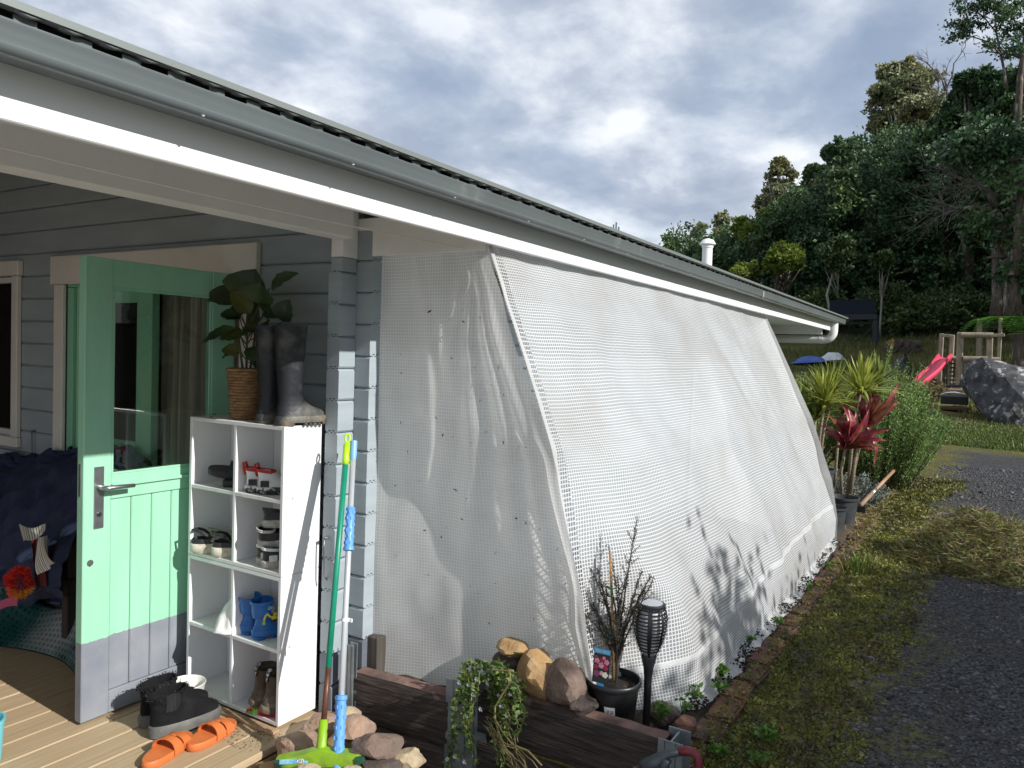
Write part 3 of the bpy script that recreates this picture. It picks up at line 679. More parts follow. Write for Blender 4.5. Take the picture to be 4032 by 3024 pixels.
fur = mat('shoe_fur', (.55, .53, .49), .9, (.35, .33, .30), 40, bump=1, bscale=90); gsole = mat('grey_sole', (.46, .44, .40), .7, (.3, .28, .25), 20)
def at_shelf(u, v, X, Z): p = PX(u, v, X); return V((X, p.y, Z + .001))
a0 = -.85
pz = at_shelf(329.2 + 1010 * .1984, 1073, 2.165, S4)
shoe(pz, a0, .155, 'white sneaker with red collar beside the divider in the upper shelf', 'sneaker', (wht, mat('white_black_sole', (.60, .60, .60), .5, (.02, .02, .02), 13, lo=.5, hi=.53), wht, redm), 'shoe', 'white and red sneakers', tab=True, stripe=blk, H=.092)
shoe(pz + V((.006, -.066, 0)), a0, .155, 'white sneaker with red collar nearest the side panel in the upper shelf', 'sneaker', (wht, _m['white_black_sole'], wht, redm), 'shoe', 'white and red sneakers', tab=True, stripe=blk, H=.092)
# pile of black sneakers, second row right
p2 = PX(329.2 + 1165 * .1984, 1179.5 + 200 * .1984, 2.18)
p2 = V((2.165, max(p2.y, 2.515), S3 + .001))
shoe(p2, -.75, .15, 'black and white sneaker under the pile, beside the divider', 'sneaker', (blk, gsole, wht, wht), 'shoe', 'pile of black sneakers', stripe=wht, H=.075)
shoe(p2 + V((-.025, -.062, 0)), -.45, .15, 'black and white sneaker under the pile, nearest the side panel', 'sneaker', (blk, gsole, wht, wht), 'shoe', 'pile of black sneakers', stripe=wht, H=.075)
shoe(p2 + V((-.01, -.02, .083)), -.6, .15, 'black sneaker with white fur edge lying in the middle of the pile', 'sneaker', (blk, fur, blk, fur), 'shoe', 'pile of black sneakers', H=.07, tilt=(.25, -.1))
shoe(p2 + V((.0, -.03, .158)), -.6, .15, 'black sneaker with white fur edge, topmost of the pile', 'sneaker', (blk, fur, blk, blk), 'shoe', 'pile of black sneakers', H=.07, tilt=(-.15, .05))
# black slides, first row left
def slide(p, a, Ln, label, m, m2, group, tilt=(0, 0), name='slide_sandal', W=.05):
    M = TR(p, a, *tilt); t = thing(name, label, 'sandal', tuple(p), group)
    loft(M, [(0, .004, Ln - .004, W * .88), (.006, 0, Ln, W * .94), (.024, -.001, Ln + .001, W * .96), (.030, .003, Ln - .004, W * .92)]).build('footbed', m, t, auto=50)
    for (x0, x1, lift) in ((.40, .60, .052), (.62, .80, .042)):                  # two broad straps
        def f(u, v, off, x0=x0, x1=x1, lift=lift):
            th = math.pi * u; x = Ln * lerp(x0, x1, v) + Ln * .05 * math.sin(th) * (1 - 2 * v) * .4
            return V((x, math.cos(th) * (W * .97 + off), .012 + math.sin(th) ** .75 * (lift + off - .006 * v)))
        mb = MB(M); mb.grid(lambda u, v: f(u, v, .004), 16, 4); k = len(mb.v); mb.grid(lambda u, v: f(u, v, 0), 16, 4)
        n = 17
        for i in range(16): mb.face(i, i + 1, k + i + 1, k + i); b0 = 4 * n; mb.face(b0 + i, k + b0 + i, k + b0 + i + 1, b0 + i + 1)
        st = mb.build('strap', m2, t, auto=50)
    mb = MB(M); mb.grid(lambda u, v: V((Ln * lerp(.595, .635, v), lerp(-.3, .3, u) * W, .012 + .046 + .003 * math.cos((u - .5) * 3))), 4, 2); mb.build('bridge', m2, t)
    return t
bs = at_shelf(329.2 + 760 * .1984, 1064, 2.17, S4)
slide(bs + V((0, 0, 0)), -.5, .22, 'dark sandal lying flat in the upper left cube', blk, blk, 'dark sandals in the shelf')
slide(bs + V((-.02, .075, .055)), -.75, .21, 'dark sandal tipped on top of the other in the upper left cube', blk, blk, 'dark sandals in the shelf', tilt=(.2, .15))
# clogs
camo = mat('clog_camo', (.17, .21, .13), .55, (.32, .34, .27), 22, lo=.46, hi=.5, col3=(.05, .06, .045), scale3=26, lo3=.56, hi3=.58); clsole = mat('clog_sole', (.62, .59, .50), .6, (.38, .34, .22), 18, lo=.5, hi=.66)
def clog(p, a, label):
    Ln = .20; W = .045; M = TR(p, a); t = thing('clog', label, 'shoe', tuple(p), 'camouflage clogs')
    loft(M, [(0, .006, Ln - .006, W * .9), (.008, -.002, Ln + .004, W * 1.0), (.040, -.004, Ln, W * 1.0), (.044, .002, Ln - .004, W * .95)]).build('sole', clsole, t, auto=50)
    loft(M, [(.040, .0, Ln - .004, W * .96), (.060, .002, Ln - .010, W * .94), (.064, .004, Ln - .014, W * .9), (.050, .010, Ln - .03, W * .80), (.044, .02, Ln - .05, W * .7)], cap=False).build('rim', blk, t, auto=60)
    mb = MB(M)
    mb.grid(lambda u, v: V((lerp(Ln * .42, Ln * .985, v) - .02 * math.sin(math.pi * u) * (1 - v), math.cos(math.pi * u) * W * .95 * math.cos(v * 1.05) ** .6, .045 + math.sin(math.pi * u) ** .7 * lerp(.062, .008, v ** 1.6))), 18, 10).build('vamp', camo, t, smooth=True)
    mb = MB(M); pts = [(Ln * .42, W * .97, .062), (Ln * .26, W * 1.0, .088), (.03, W * .7, .098), (.004, 0, .100), (.03, -W * .7, .098), (Ln * .26, -W * 1.0, .088), (Ln * .42, -W * .97, .062)]
    mb.tube(pts, .006, 6).build('heel_strap', blk, t, smooth=True)
    mb = MB(M)
    for s in (-1, 1): mb.tube([(Ln * .42, s * W * .96, .062), (Ln * .42, s * W * 1.08, .062)], .008, 10)
    mb.build('rivet', gsole, t); return t
cp = at_shelf(329.2 + 420 * .1984, 1205, 2.118, S3)
cp = V((2.112, 2.905, S3 + .001)); clog(cp, -.62, 'camouflage clog with pale sole overhanging the left edge of the shelf'); clog(V((2.128, 2.785, S3 + .001)), -.62, 'camouflage clog with pale sole next to the divider')
# white bag
mb = MB(); bp = V((2.20, 2.715, S2))
def bagf(u, v):
    a = 2 * math.pi * u; r = .075 * (1 - v) ** .8 * (1 + .25 * nz((math.cos(a) * 2, math.sin(a) * 2, v * 4))) + .012
    return bp + V((r * math.cos(a) * 1.0 - .01, r * math.sin(a) * .9 - .028 * v + .0, .001 + .17 * v + .01 * nz((a, v * 6, 2))))
mb.grid(bagf, 40, 16); one('cloth_bag', 'crumpled white bag against the divider in the lower shelf', 'bag', mb, mat('bag_white', (.72, .72, .70), .8, bump=.3, bscale=18), tuple(bp), smooth=True)
# blue child gumboots with lettering and a digger
blu = mat('boot_blue', (.012, .13, .42), .35, (.010, .10, .34), 6, col3=(.05, .07, .09), scale3=9, lo3=.62, hi3=.8)
yel = mat('print_yellow', (.62, .52, .03), .5); pgr = mat('print_green', (.30, .50, .16), .5); blk2 = mat('print_black', (.02, .02, .02), .5)
def text_mb(txt, size, M, mb=None):
    cu = bpy.data.curves.new('t', 'FONT'); cu.body = txt; cu.size = size; cu.align_x = 'CENTER'
    ob = bpy.data.objects.new('t', cu); COL.objects.link(ob); bpy.context.view_layer.update()
    me = ob.evaluated_get(bpy.context.evaluated_depsgraph_get()).to_mesh(); mb = mb or MB()
    n = len(mb.v)
    for v in me.vertices: mb.v.append(M @ v.co)
    for f in me.polygons: mb.f.append(tuple(n + i for i in f.vertices))
    ob.evaluated_get(bpy.context.evaluated_depsgraph_get()).to_mesh_clear(); bpy.data.objects.remove(ob); bpy.data.curves.remove(cu); return mb
def digger(M, t):
    # flat print wrapped on the outer side of the shaft: local frame at the side of the shaft facing the viewer
    Wd = .046
    def q(x, z, off=.0015):                      # position on the shaft's right side
        th = (x - .062) / .062; y = -Wd * math.sqrt(max(.04, 1 - min(.97, th * th))) - off - .001
        return M @ V((x, y, z))
    def strip(pts, w, nm, m):
        mb = MB()
        for (a, b) in zip(pts, pts[1:]):
            a = V((*a, 0)); b = V((*b, 0)); d = (b - a).normalized(); nn = V((-d.y, d.x, 0)) * w / 2
            ids = []
            for k_ in range(5):
                c = a.lerp(b, k_ / 4); ids.append([mb.v.append(q(*(c + s * nn).to_2d())) or len(mb.v) - 1 for s in (1, -1)])
            for i0, i1 in zip(ids, ids[1:]): mb.face(i0[0], i1[0], i1[1], i0[1])
        mb.build(nm, m, t)
    strip([(.030, .082), (.040, .112), (.058, .094), (.080, .094)], .008, 'digger_arm', yel)
    strip([(.026, .072), (.036, .072)], .014, 'digger_bucket', pgr)
    strip([(.062, .088), (.092, .088)], .012, 'digger_body', yel); strip([(.068, .104), (.085, .104)], .014, 'digger_cab', yel); strip([(.058, .078), (.094, .078)], .008, 'digger_track', blk2)
    mb = text_mb('DIG', .017, Matrix.Identity(4)); mb.v = [q(.060 + v.x, .128 + v.y) for v in mb.v]; mb.build('lettering', wht, t)
    mb = text_mb('IT', .017, Matrix.Identity(4)); mb.v = [q(.068 + v.x, .112 + v.y) for v in mb.v]; mb.build('lettering', wht, t)
kp = PX(329.2 + 1110 * .1984, 1179.5 + 1030 * .1984, 2.165); kp = V((2.165, kp.y + .025, S2 + .001))
gumboot(kp + V((-.010, -.025, 0)), -.35, .160, .15, 'blue child gumboot with yellow digger print and lettering', 'child_gumboot', blu, blu, 'boot', 'blue child gumboots', W=.042, extra=digger)
gumboot(kp + V((.0, .062, 0)), -.35, .158, .15, 'plain looking blue child gumboot left of the printed one', 'child_gumboot', blu, blu, 'boot', 'blue child gumboots', W=.042)
# worn brown elastic-sided boots on a bright packet
lea = mat('worn_leather', (.050, .038, .029), .6, (.20, .155, .105), 9, lo=.44, hi=.62, bump=.3); lsole = mat('worn_sole', (.20, .16, .11), .8, (.10, .08, .055), 14, bump=.4); tabm = mat('tab_grey', (.30, .31, .32), .6, (.03, .03, .03), 50, lo=.48, hi=.52)
elas = mat('elastic', (.005, .005, .007), .9, (.014, .014, .018), 2, stretch=(60, 60, 1), lo=.48, hi=.52, bump=.4)
def ankle_boot(p, a, Ln, H, W, label, name, m, sole_m, sole_h, group, tilt=(0, 0), furm=None, platform=0):
    M = TR(p, a, *tilt); t = thing(name, label, 'boot', tuple(p), group); s = Ln / .28; b = sole_h
    loft(M, [(0, .006, Ln - .008, W * .9), (.004, -.002, Ln, W * 1.0), (b * .55, -.006, Ln + .006 + platform, W * 1.04), (b, -.002, Ln + .004, W * 1.02), (b + .004, .004, Ln - .004, W * .96)]).build('sole', sole_m, t, auto=40)
    loft(M, [(b, .004, Ln - .004, W * .95), (b + .022, .004, Ln - .008, W * .95), (b + .042 * s, .006, Ln - .04 * s, W * .90), (b + .060 * s, .008, .200 * s, W * .82), (b + .085 * s, .008, .155 * s, W * .76), (b + (H - b) * .72, .002, .138 * s, W * .80), (H, -.006, .142 * s, W * .86, .10), (H + .001, -.001, .136 * s, W * .78, .10), (H - .04, .004, .13 * s, W * .70), (b + .03, .01, .14 * s, W * .6)]).build('upper', m, t, auto=60)
    for s_ in (-1, 1):
        mb = MB(M); mb.grid(lambda u, v: V((lerp(.045, .098, u) * s + .004 * math.sin(v * 3), s_ * (W * lerp(.80, .865, v) + .0035) * (1 - .12 * (2 * u - 1) ** 2), lerp(b + .055 * s, H + .002, v))), 6, 6); mb.build('elastic_gusset', elas, t, smooth=True)
    if furm is None:
        mb = MB(M); mb.tube([(-.006, 0, H - .03), (-.012, 0, H), (-.010, 0, H + .022), (.0, 0, H + .024), (.003, 0, H)], .006, 6); mb.tube([(.14 * s, 0, H - .01), (.148 * s, 0, H + .018), (.14 * s, 0, H + .03), (.132 * s, 0, H + .015)], .006, 6); mb.build('pull_tab', tabm, t, smooth=True)
    else:
        g = np.random.default_rng(int(p[0] * 1000)); n = 260; P = []; D = []
        rr = fwr((H, -.006, .142 * s, W * .84, .10), 60)
        for i in range(n):
            q = rr[i % 60]; P.append(M @ (q + V((0, 0, g.uniform(-.012, .004))))); o = (q - V((.068 * s, 0, H))); o.z = .02; D.append(((M.to_3x3() @ o).normalized() * .8 + V(g.normal(size=3) * .6)).normalized())
        cards('fleece', P, D, rdirs(g, n), g.uniform(.006, .013, n), g.uniform(.004, .006, n), furm, t)
    return t
rb = V((2.135, 2.535, S1 + .022))
ankle_boot(rb, -.10, .19, .165, .045, 'worn brown boot with grey pull tabs, left of its pair in the bottom cube', 'ankle_boot', lea, lsole, .026, 'worn brown boots', tilt=(.16, .12))
ankle_boot(rb + V((-.015, -.085, 0)), -.10, .19, .165, .045, 'worn brown boot with grey pull tabs, nearest the side panel in the bottom cube', 'ankle_boot', lea, lsole, .026, 'worn brown boots', tilt=(.16, .12))
mb = MB(TR((2.15, 2.425, S1 + .001), .35)); mb.grid(lambda u, v: V((lerp(-.01, .09, u), lerp(-.03, .11, v), .004 + .016 * abs(nz((u * 3, v * 4, 8))) + .012 * math.sin(u * 3.1))), 10, 12)
one('snack_packet', 'crumpled red and green packet under the worn brown boots', 'packet', mb, mat('packet', (.45, .012, .02), .3, (.12, .42, .04), 16, lo=.52, hi=.54), (2.17, 2.46, S1), smooth=False)

# ---------------------------------------------------------------- on the deck boards
sued = mat('black_suede', (.006, .006, .007), .9, (.012, .012, .013), 14, spec=.2, bump=.4, bscale=60, col3=(.10, .095, .085), scale3=24, lo3=.70, hi3=.76); psole = mat('platform_sole', (.085, .085, .080), .65, (.15, .145, .13), 12, lo=.5, hi=.7, bump=.2)
fle = mat('black_fleece', (.010, .010, .011), .9)
def rg3(x, y): return ((400 + x * .4973) / 1.8228, (2500 + y * .4973) / 1.8228)
h1 = PZ(*rg3(405, 862), 0); t1 = PZ(*rg3(975, 665), 0); a1 = math.atan2((t1 - h1).y, (t1 - h1).x)
ankle_boot((h1.x + .012, h1.y + .042, .001), a1, .285, .172, .050, 'black suede ankle boot with fleece lining and thick sole, nearer the orange sandals', 'ankle_boot', sued, psole, .046, 'black fleece-lined boots', furm=fle, platform=.006)
ankle_boot((h1.x + .045, h1.y + .158, .001), a1 - .03, .285, .172, .050, 'black suede ankle boot with fleece lining, behind its pair by the door', 'ankle_boot', sued, psole, .046, 'black fleece-lined boots', furm=fle, platform=.006)
ora = mat('orange_foam', (.62, .17, .045), .55, (.55, .14, .035), 10, bump=.15, col3=(.42, .13, .05), scale3=7, lo3=.6, hi3=.8)
h2 = PZ(*rg3(735, 955), 0); t2 = PZ(*rg3(1085, 735), 0); a2 = math.atan2((t2 - h2).y, (t2 - h2).x)
slide(V((h2.x, h2.y + .035, .001)), a2, (t2 - h2).length, 'orange slide sandal nearer the shelf', ora, ora, 'orange slide sandals')
t3 = PZ(*rg3(725, 835), 0); h3 = PZ(*rg3(400, 1085), 0); a3 = math.atan2((t3 - h3).y, (t3 - h3).x)
slide(V((t3.x - .25 * math.cos(a3), t3.y - .25 * math.sin(a3) + .03, .001)), a3, .25, 'orange slide sandal nearer the camera', ora, ora, 'orange slide sandals')
bc = PZ(*rg3(672, 440), .065); bt = thing('pet_bowl', 'white bowl with grey foot behind the black boots', 'bowl', (bc.x, bc.y, 0))
MB().lathe([(.060, .028), (.070, .06), (.077, .098), (.079, .100), (.0775, .102), (.073, .098), (.064, .05), (.05, .032), (.0, .030)], (bc.x, bc.y, 0), 36, cap=False).build('bowl', mat('bowl_white', (.78, .76, .71), .35, (.62, .52, .36), 7, lo=.58, hi=.78), bt, auto=60)
MB().lathe([(.060, .0), (.064, .002), (.0665, .03), (.0655, .034)], (bc.x, bc.y, 0.001), 36).build('foot', mat('bowl_grey', (.10, .10, .11), .6), bt, auto=50)
# crumbs on the deck and shelf top
g = np.random.default_rng(5); n = 260; P = np.stack([g.uniform(1.95, 2.13, n), g.uniform(2.32, 2.62, n), np.full(n, .003)], 1)
P2 = np.stack([g.uniform(2.14, 2.33, 120), g.uniform(2.60, 2.94, 120), np.full(120, STOP + .003)], 1); P = np.concatenate([P, P2]); n = len(P)
props(cards('crumbs', P, rdirs(g, n), rdirs(g, n), g.uniform(.004, .012, n), g.uniform(.003, .006, n), mat('crumb', (.10, .075, .05), .9, island=.5)), 'dry crumbs and bits of bark scattered by the shelf', 'crumbs', kind='stuff')
# turquoise tub at the left picture edge
tp = PZ(-41, 1650, 0); mb = MB().lathe([(.05, 0), (.062, .004), (.072, .15), (.076, .152), (.076, .16), (.068, .16), (.058, .01), (.0, .01)], (tp.x, tp.y, .001), 28, cap=False)
one('turquoise_tub', 'turquoise plastic tub just inside the left picture edge', 'tub', mb, mat('turquoise', (.16, .50, .56), .4), (tp.x, tp.y, 0), auto=50)

# ---------------------------------------------------------------- potted plant on the shelf
def rg6(x, y): return ((750 + x * .4521) / 1.8228, (1000 + y * .4521) / 1.8228)
pc = PX(*rg6(478, 1470), 2.235); PB = V((2.235, pc.y, STOP + .001))
pl = thing('potted_plant', 'broad-leaved house plant in a woven basket on top of the shelf', 'plant', tuple(PB))
prof = [(.050, 0)]; nco = 17
for i in range(nco):
    z = .004 + i * .0127; r = .062 + .020 * (i / nco); prof += [(r - .0028, z), (r + .0022, z + .004), (r + .0022, z + .0087), (r - .0028, z + .0125)]
prof += [(.070, .219), (.068, .20), (.0, .19)]
rope = mat('rope', (.36, .21, .095), .8, (.20, .11, .048), 30, stretch=(1, 1, 2.2), bump=1, bscale=60)
MB().lathe(prof, PB, 40, cap=False).build('basket', rope, pl, auto=60)
lfm = mat('house_leaf', (.018, .040, .010), .38, (.032, .065, .014), 12, trans=.12, spec=.5); lfy = mat('house_leaf_yellow', (.11, .115, .018), .45, (.06, .08, .015), 10, trans=.15); stm = mat('stem_brown', (.08, .055, .03), .7)
def leaf_mesh(mb, base, tip, w, nrm, curl=.15, nu=8, nv=6, fold=.12):
    base = V(base); tip = V(tip); d = tip - base; Ln = d.length; t = d.normalized(); n = V(nrm); n = (n - t * n.dot(t)).normalized(); s = t.cross(n)
    def f(u, v):
        q = u; hw = w * (math.sin(math.pi * min(1, q ** .72)) ** .8 * .5 + .002)
        if q > .98: hw *= .3
        y = (2 * v - 1); return base + t * (Ln * q) + s * (hw * y) + n * (-curl * Ln * (2 * q - 1) ** 2 + curl * Ln * .5 + fold * hw * abs(y) * 2 + .004 * math.sin(q * 22) * abs(y))
    return mb.grid(f, nu, nv)
crown = PB + V((0, 0, .20))
LV = [((505, 420), (560, 130), .16, 0), ((600, 430), (600, 250), .12, -.02), ((690, 300), (935, 160), .045, .03), ((800, 590), (860, 395), .075, .02), ((420, 430), (180, 300), .10, -.03), ((370, 400), (130, 400), .03, -.02), ((520, 520), (350, 310), .055, -.04),
      ((430, 560), (270, 500), .06, 0), ((400, 640), (75, 780), .032, -.03), ((380, 640), (130, 730), .03, .01), ((440, 720), (250, 720), .065, -.02), ((440, 850), (265, 830), .04, -.03), ((400, 830), (265, 915), .022, -.02), ((560, 640), (620, 680), .08, -.05), ((600, 560), (470, 600), .12, .02), ((640, 520), (700, 420), .10, .02), ((545, 800), (560, 960), .05, -.01), ((610, 900), (660, 1030), .05, -.02), ((500, 500), (330, 470), .10, .03), ((680, 480), (790, 560), .07, .03)]
for i, (b, t, w, dx) in enumerate(LV):
    bb = PX(*rg6(*b), 2.25 + dx * .4); tt = PX(*rg6(*t), 2.24 + dx); mb = MB(); nrm = V((-.65, -.35, .65 + .3 * math.sin(i * 2.1)))
    leaf_mesh(mb, bb, tt, w * 1.55, nrm, .10); mb.build('leaf', lfy if i in (6, 11, 10) else lfm, pl, smooth=True)
mb = MB()
for (sx, sy, dz) in ((.0, .0, .22), (.02, -.015, .18), (-.015, .02, .15)):
    mb.tube([crown + V((sx * .4, sy * .4, -.02)), crown + V((sx, sy, dz * .5)), crown + V((sx * 1.3, sy * 1.4, dz))], [.006, .005, .004], 6)
for i, (b, t, w, dx) in enumerate(LV):
    bb = PX(*rg6(*b), 2.25 + dx * .4); q = crown + V((0, 0, max(.02, min(.2, (bb.z - crown.z) * .6)))); mb.tube([q, (q + bb) / 2 + V((0, 0, -.006)), bb], .0024, 5)
mb.build('stem', stm, pl, smooth=True)
MB().lathe([(.0, 0), (.06, .0), (.066, -.004)], PB + V((0, 0, .205)), 20, cap=False).build('potting_soil', soil, pl)

# ---------------------------------------------------------------- broom and telescopic pole
gr_d = mat('broom_green', (.004, .21, .115), .4, (.01, .26, .16), 10, col3=(.35, .55, .47), scale3=30, lo3=.68, hi3=.72); lime = mat('lime_plastic', (.25, .44, .015), .45, (.15, .24, .03), 14, lo=.45, hi=.75, bump=.15); lime_b = mat('lime_bright', (.42, .75, .02), .35)
rust = mat('handle_brown', (.085, .034, .020), .45, (.15, .06, .035), 14, metal=.3)
b0 = V((1.985, 1.975, .075)); b1 = PX(752, 931, 2.318)
bro = thing('broom', 'green handled broom with lime head leaning at the corner of the cabin', 'broom', tuple(b0))
ax = (b1 - b0)
MB().tube([b0 + ax * .09, b0 + ax * .255], .0105, 12).build('handle_bare', rust, bro, smooth=True)
MB().tube([b0 + ax * .252, b0 + ax * .90], .0115, 12).build('handle', gr_d, bro, smooth=True)
MB().tube([b0 + ax * .885, b0 + ax * .90, b0 + ax * .955], [.0125, .014, .0135], 12).build('grip_cap', lime_b, bro, smooth=True)
t_ = ax.normalized(); side = t_.cross(V((.74, .67, 0))).normalized(); cc = b0 + ax * .975
MB().tube([cc + (t_ * math.cos(a) * 1.9 + side * math.sin(a)) * .0095 for a in np.linspace(0, 2 * math.pi, 15)], .0048, 6).build('hang_loop', lime_b, bro, smooth=True)
MB().tube([b0 + ax * .015, b0 + ax * .03, b0 + ax * .105], [.024, .019, .0165], 14).build('socket', lime, bro, smooth=True)
hd = (V((2.040, 1.815, .095)) - V((1.92, 2.13, .035))); hl = hd.length; hu = hd.normalized(); hn = V((-.74, -.62, 0)); hn = (hn - hu * hn.dot(hu)).normalized(); hz = hu.cross(hn); hz = hz if hz.z > 0 else -hz
HM = Matrix((( hu.x, hn.x, hz.x, b0.x), (hu.y, hn.y, hz.y, b0.y), (hu.z, hn.z, hz.z, b0.z - .0), (0, 0, 0, 1)))
def hring(x):
    e = min(1, (hl / 2 - abs(x)) / .05); w = .030 * (.55 + .45 * max(0, e)); top = .012 + .022 * math.exp(-(x / .07) ** 2) + .004 * e
    return [V((x, -w, -.022)), V((x, -w * 1.05, -.004)), V((x, -w * .7, top * .9)), V((x, 0, top)), V((x, w * .7, top * .9)), V((x, w * 1.05, -.004)), V((x, w, -.022)), V((x, 0, -.024))]
MB(HM).rings([hring(x) for x in np.linspace(-hl / 2 + .004, hl / 2 - .004, 25)]).build('head', lime, bro, auto=50)
dg = mat('broom_dark_green', (.02, .075, .045), .5)
for s in (-1, 1):
    MB(HM).rings([[V((s * x, y, z)) for y, z in ((-.030 * k, -.020), (-.031 * k, .002), (0, .014 * k), (.031 * k, .002), (.030 * k, -.020))] for x, k in ((hl / 2 - .028, 1.02), (hl / 2 - .006, .9), (hl / 2 + .004, .7))]).build('end_cap', dg, bro, auto=50)
g = np.random.default_rng(8); n = 1500; xx = g.uniform(-hl / 2, hl / 2, n); yy = g.uniform(-.028, .028, n)
P = np.array([HM @ V((xx[i], yy[i], -.022)) for i in range(n)]); D = np.array([(HM.to_3x3() @ V((xx[i] * 2.2 + g.normal() * .05, yy[i] * 3 + g.normal() * .05, -1))).normalized() for i in range(n)])
bri = cards('bristles', P, D, rdirs(g, n), g.uniform(.07, .09, n), np.full(n, .0022), mat('bristle', (.16, .15, .035), .7, island=.5), bro); bri['kind'] = 'stuff'
MB(HM).grid(lambda u, v: V((lerp(-hl * .42, -hl * .15, u), -.0225 - .0085 * (1 - v) - .0005, lerp(-.003, .0135, v) + .0012)), 4, 2)
def hplate(nm, x0, x1, z0, z1, m, off): MB(HM).grid(lambda u, v: V((lerp(x0, x1, u), lerp(.0318, .0224, lerp(z0, z1, v)) + off, lerp(-.003, .012, lerp(z0, z1, v)) + off)), 3, 2).build(nm, m, bro)
hplate('sticker', -hl * .43, -hl * .10, .05, .95, mat('sticker_blue', (.10, .38, .62), .35, (.30, .62, .78), 30), .0012); hplate('barcode', -hl * .23, -hl * .15, .12, .9, mat('barcode', (.75, .75, .75), .4, (.1, .1, .1), 3, stretch=(90, 90, 1), lo=.48, hi=.52), .0020)
mb = text_mb('Broom', .016, Matrix.Identity(4)); mb.v = [HM @ V((-hl * .33 - v.x, lerp(.0318, .0224, .75 - v.y / .016 * .25) + .0026, lerp(-.003, .012, .75 - v.y / .016 * .25) + .0026)) for v in mb.v]; mb.build('lettering', wht, bro)
alu = mat('aluminium', (.62, .65, .68), .35, (.55, .58, .61), 3, metal=.35); sky_b = mat('grip_blue', (.10, .30, .72), .42, (.14, .36, .78), 5)
p0 = V((1.965, 1.875, -.05)); p1 = PX(764.4, 953, 2.325); ax = p1 - p0
pol = thing('telescopic_pole', 'aluminium pole with pale blue grips leaning beside the broom', 'pole', tuple(p0))
MB().tube([p0 + ax * .10, p0 + ax * .97], .0115, 14).build('tube', alu, pol, smooth=True)
MB().tube([p0 + ax * .70, p0 + ax * .98], .0095, 12).build('inner_tube', alu, pol, smooth=True)
MB().tube([p0, p0 + ax * .01, p0 + ax * .255, p0 + ax * .258, p0 + ax * .268, p0 + ax * .27], [.017, .019, .019, .0225, .0225, .013], 16).build('lower_grip', sky_b, pol, auto=40)
MB().tube([p0 + ax * .665, p0 + ax * .668, p0 + ax * .675, p0 + ax * .68, p0 + ax * .785, p0 + ax * .79, p0 + ax * .797], [.013, .021, .021, .017, .0165, .0195, .013], 16).build('upper_grip', sky_b, pol, auto=40)
MB().tube([p0 + ax * .94, p0 + ax * .955, p0 + ax * 1.0], [.012, .0145, .0145], 14).build('end_cap', mat('cap_blue', (.20, .42, .80), .4), pol, auto=40)
mb = MB(); tt = ax.normalized(); e1 = tt.cross(V((.74, .67, 0))).normalized(); e2 = tt.cross(e1)
for (lo_, hi_, rr_) in ((.03, .24, .0195), (.69, .78, .0168)):
    k = 0
    for s in np.linspace(lo_, hi_, 9 if lo_ < .1 else 6):
        for q in range(7):
            a = q * 2 * math.pi / 7 + (k % 2) * .45; c = p0 + ax * s + (e1 * math.cos(a) + e2 * math.sin(a)) * rr_; mb.tube([c - tt * .006, c + tt * .006], .003, 5)
        k += 1
st_ = mb.build('grip_nubs', sky_b, pol); st_['kind'] = 'stuff'
mb = MB(); c = p0 + ax * .47; mb.tube([c - tt * .006, c + tt * .006], .0145, 14); mb.build('clip', mat('clip_white', (.75, .75, .74), .4), pol, smooth=False)
mb = MB(); mb.cbox(c + V((.008, -.026, -.007)), c + V((.014, .026, .007)), .001); mb.build('clip_arm', _m['clip_white'], pol)

# ---------------------------------------------------------------- sleeper retaining wall
slm = mat('sleeper_face', (.022, .015, .012), .75, (.078, .056, .046), 2.2, stretch=(6, 3.2, 46), lo=.36, hi=.66, bump=1, bscale=2.2, col3=(.17, .145, .125), scale3=1.9, lo3=.66, hi3=.74)
slt = mat('sleeper_top', (.16, .080, .066), .85, (.24, .15, .12), 9, bump=.6, bscale=30, col3=(.06, .045, .04), scale3=3, lo3=.5, hi3=.7)
galv = mat('galvanised', (.30, .335, .345), .45, (.20, .23, .245), 14, metal=.55, bump=.1, col3=(.16, .15, .13), scale3=5, lo3=.6, hi3=.8)
rw = thing('retaining_wall', 'low wall of dark wood-grained sleepers between galvanised steel posts', 'retaining wall', (2.45, 1.5, -.2))
def sleeper(a, b, z0, z1, t=.075):
    a = V((*a, 0)); b = V((*b, 0)); d = (b - a).normalized(); n = V((-d.y, d.x, 0)); n = n if n.x > 0 else -n; mb = MB(); nu = 40; nv = 10; Ln = (b - a).length
    def f(u, v):
        p = a.lerp(b, u); g_ = nz((u * Ln * 3, v * 9, z0 * 7)) * .5 + nz((u * Ln * 9 + 4, v * 22, z0)) * .5
        e = .010 * (1 - min(1, min(v, 1 - v) / .10)) ** 2
        return p + n * (.0045 * g_ + e) + V((0, 0, lerp(z0, z1, v) + .003 * nz((u * Ln * 7, v, 3)) * (1 if v > .99 else 0)))
    mb.grid(f, nu, nv)
    o = mb.build('sleeper', slm, rw, smooth=True)
    mb = MB(); mb.grid(lambda u, v: a.lerp(b, u) + n * (.0105 + v * (t - .01)) + V((0, 0, z1 - .0005 + .003 * nz((u * Ln * 14, v * 5, 2)) - .004 * (v < .01))), 40, 4); mb.build('top_face', slt, o, smooth=True)
    mb = MB(); mb.box(a + n * .02 + V((0, 0, z0)), a + n * .02 + V((0, 0, z0)))
    mb = MB(); A = [a + n * .0105, b + n * .0105, b + n * t, a + n * t]; ids = [mb.pt(q + V((0, 0, z))) for z in (z0, z1 - .004) for q in A]
    for q in ((1, 2, 6, 5), (2, 3, 7, 6), (3, 0, 4, 7), (0, 3, 2, 1)): mb.face(*(ids[i] for i in q))
    mb.build('core', slm, o)
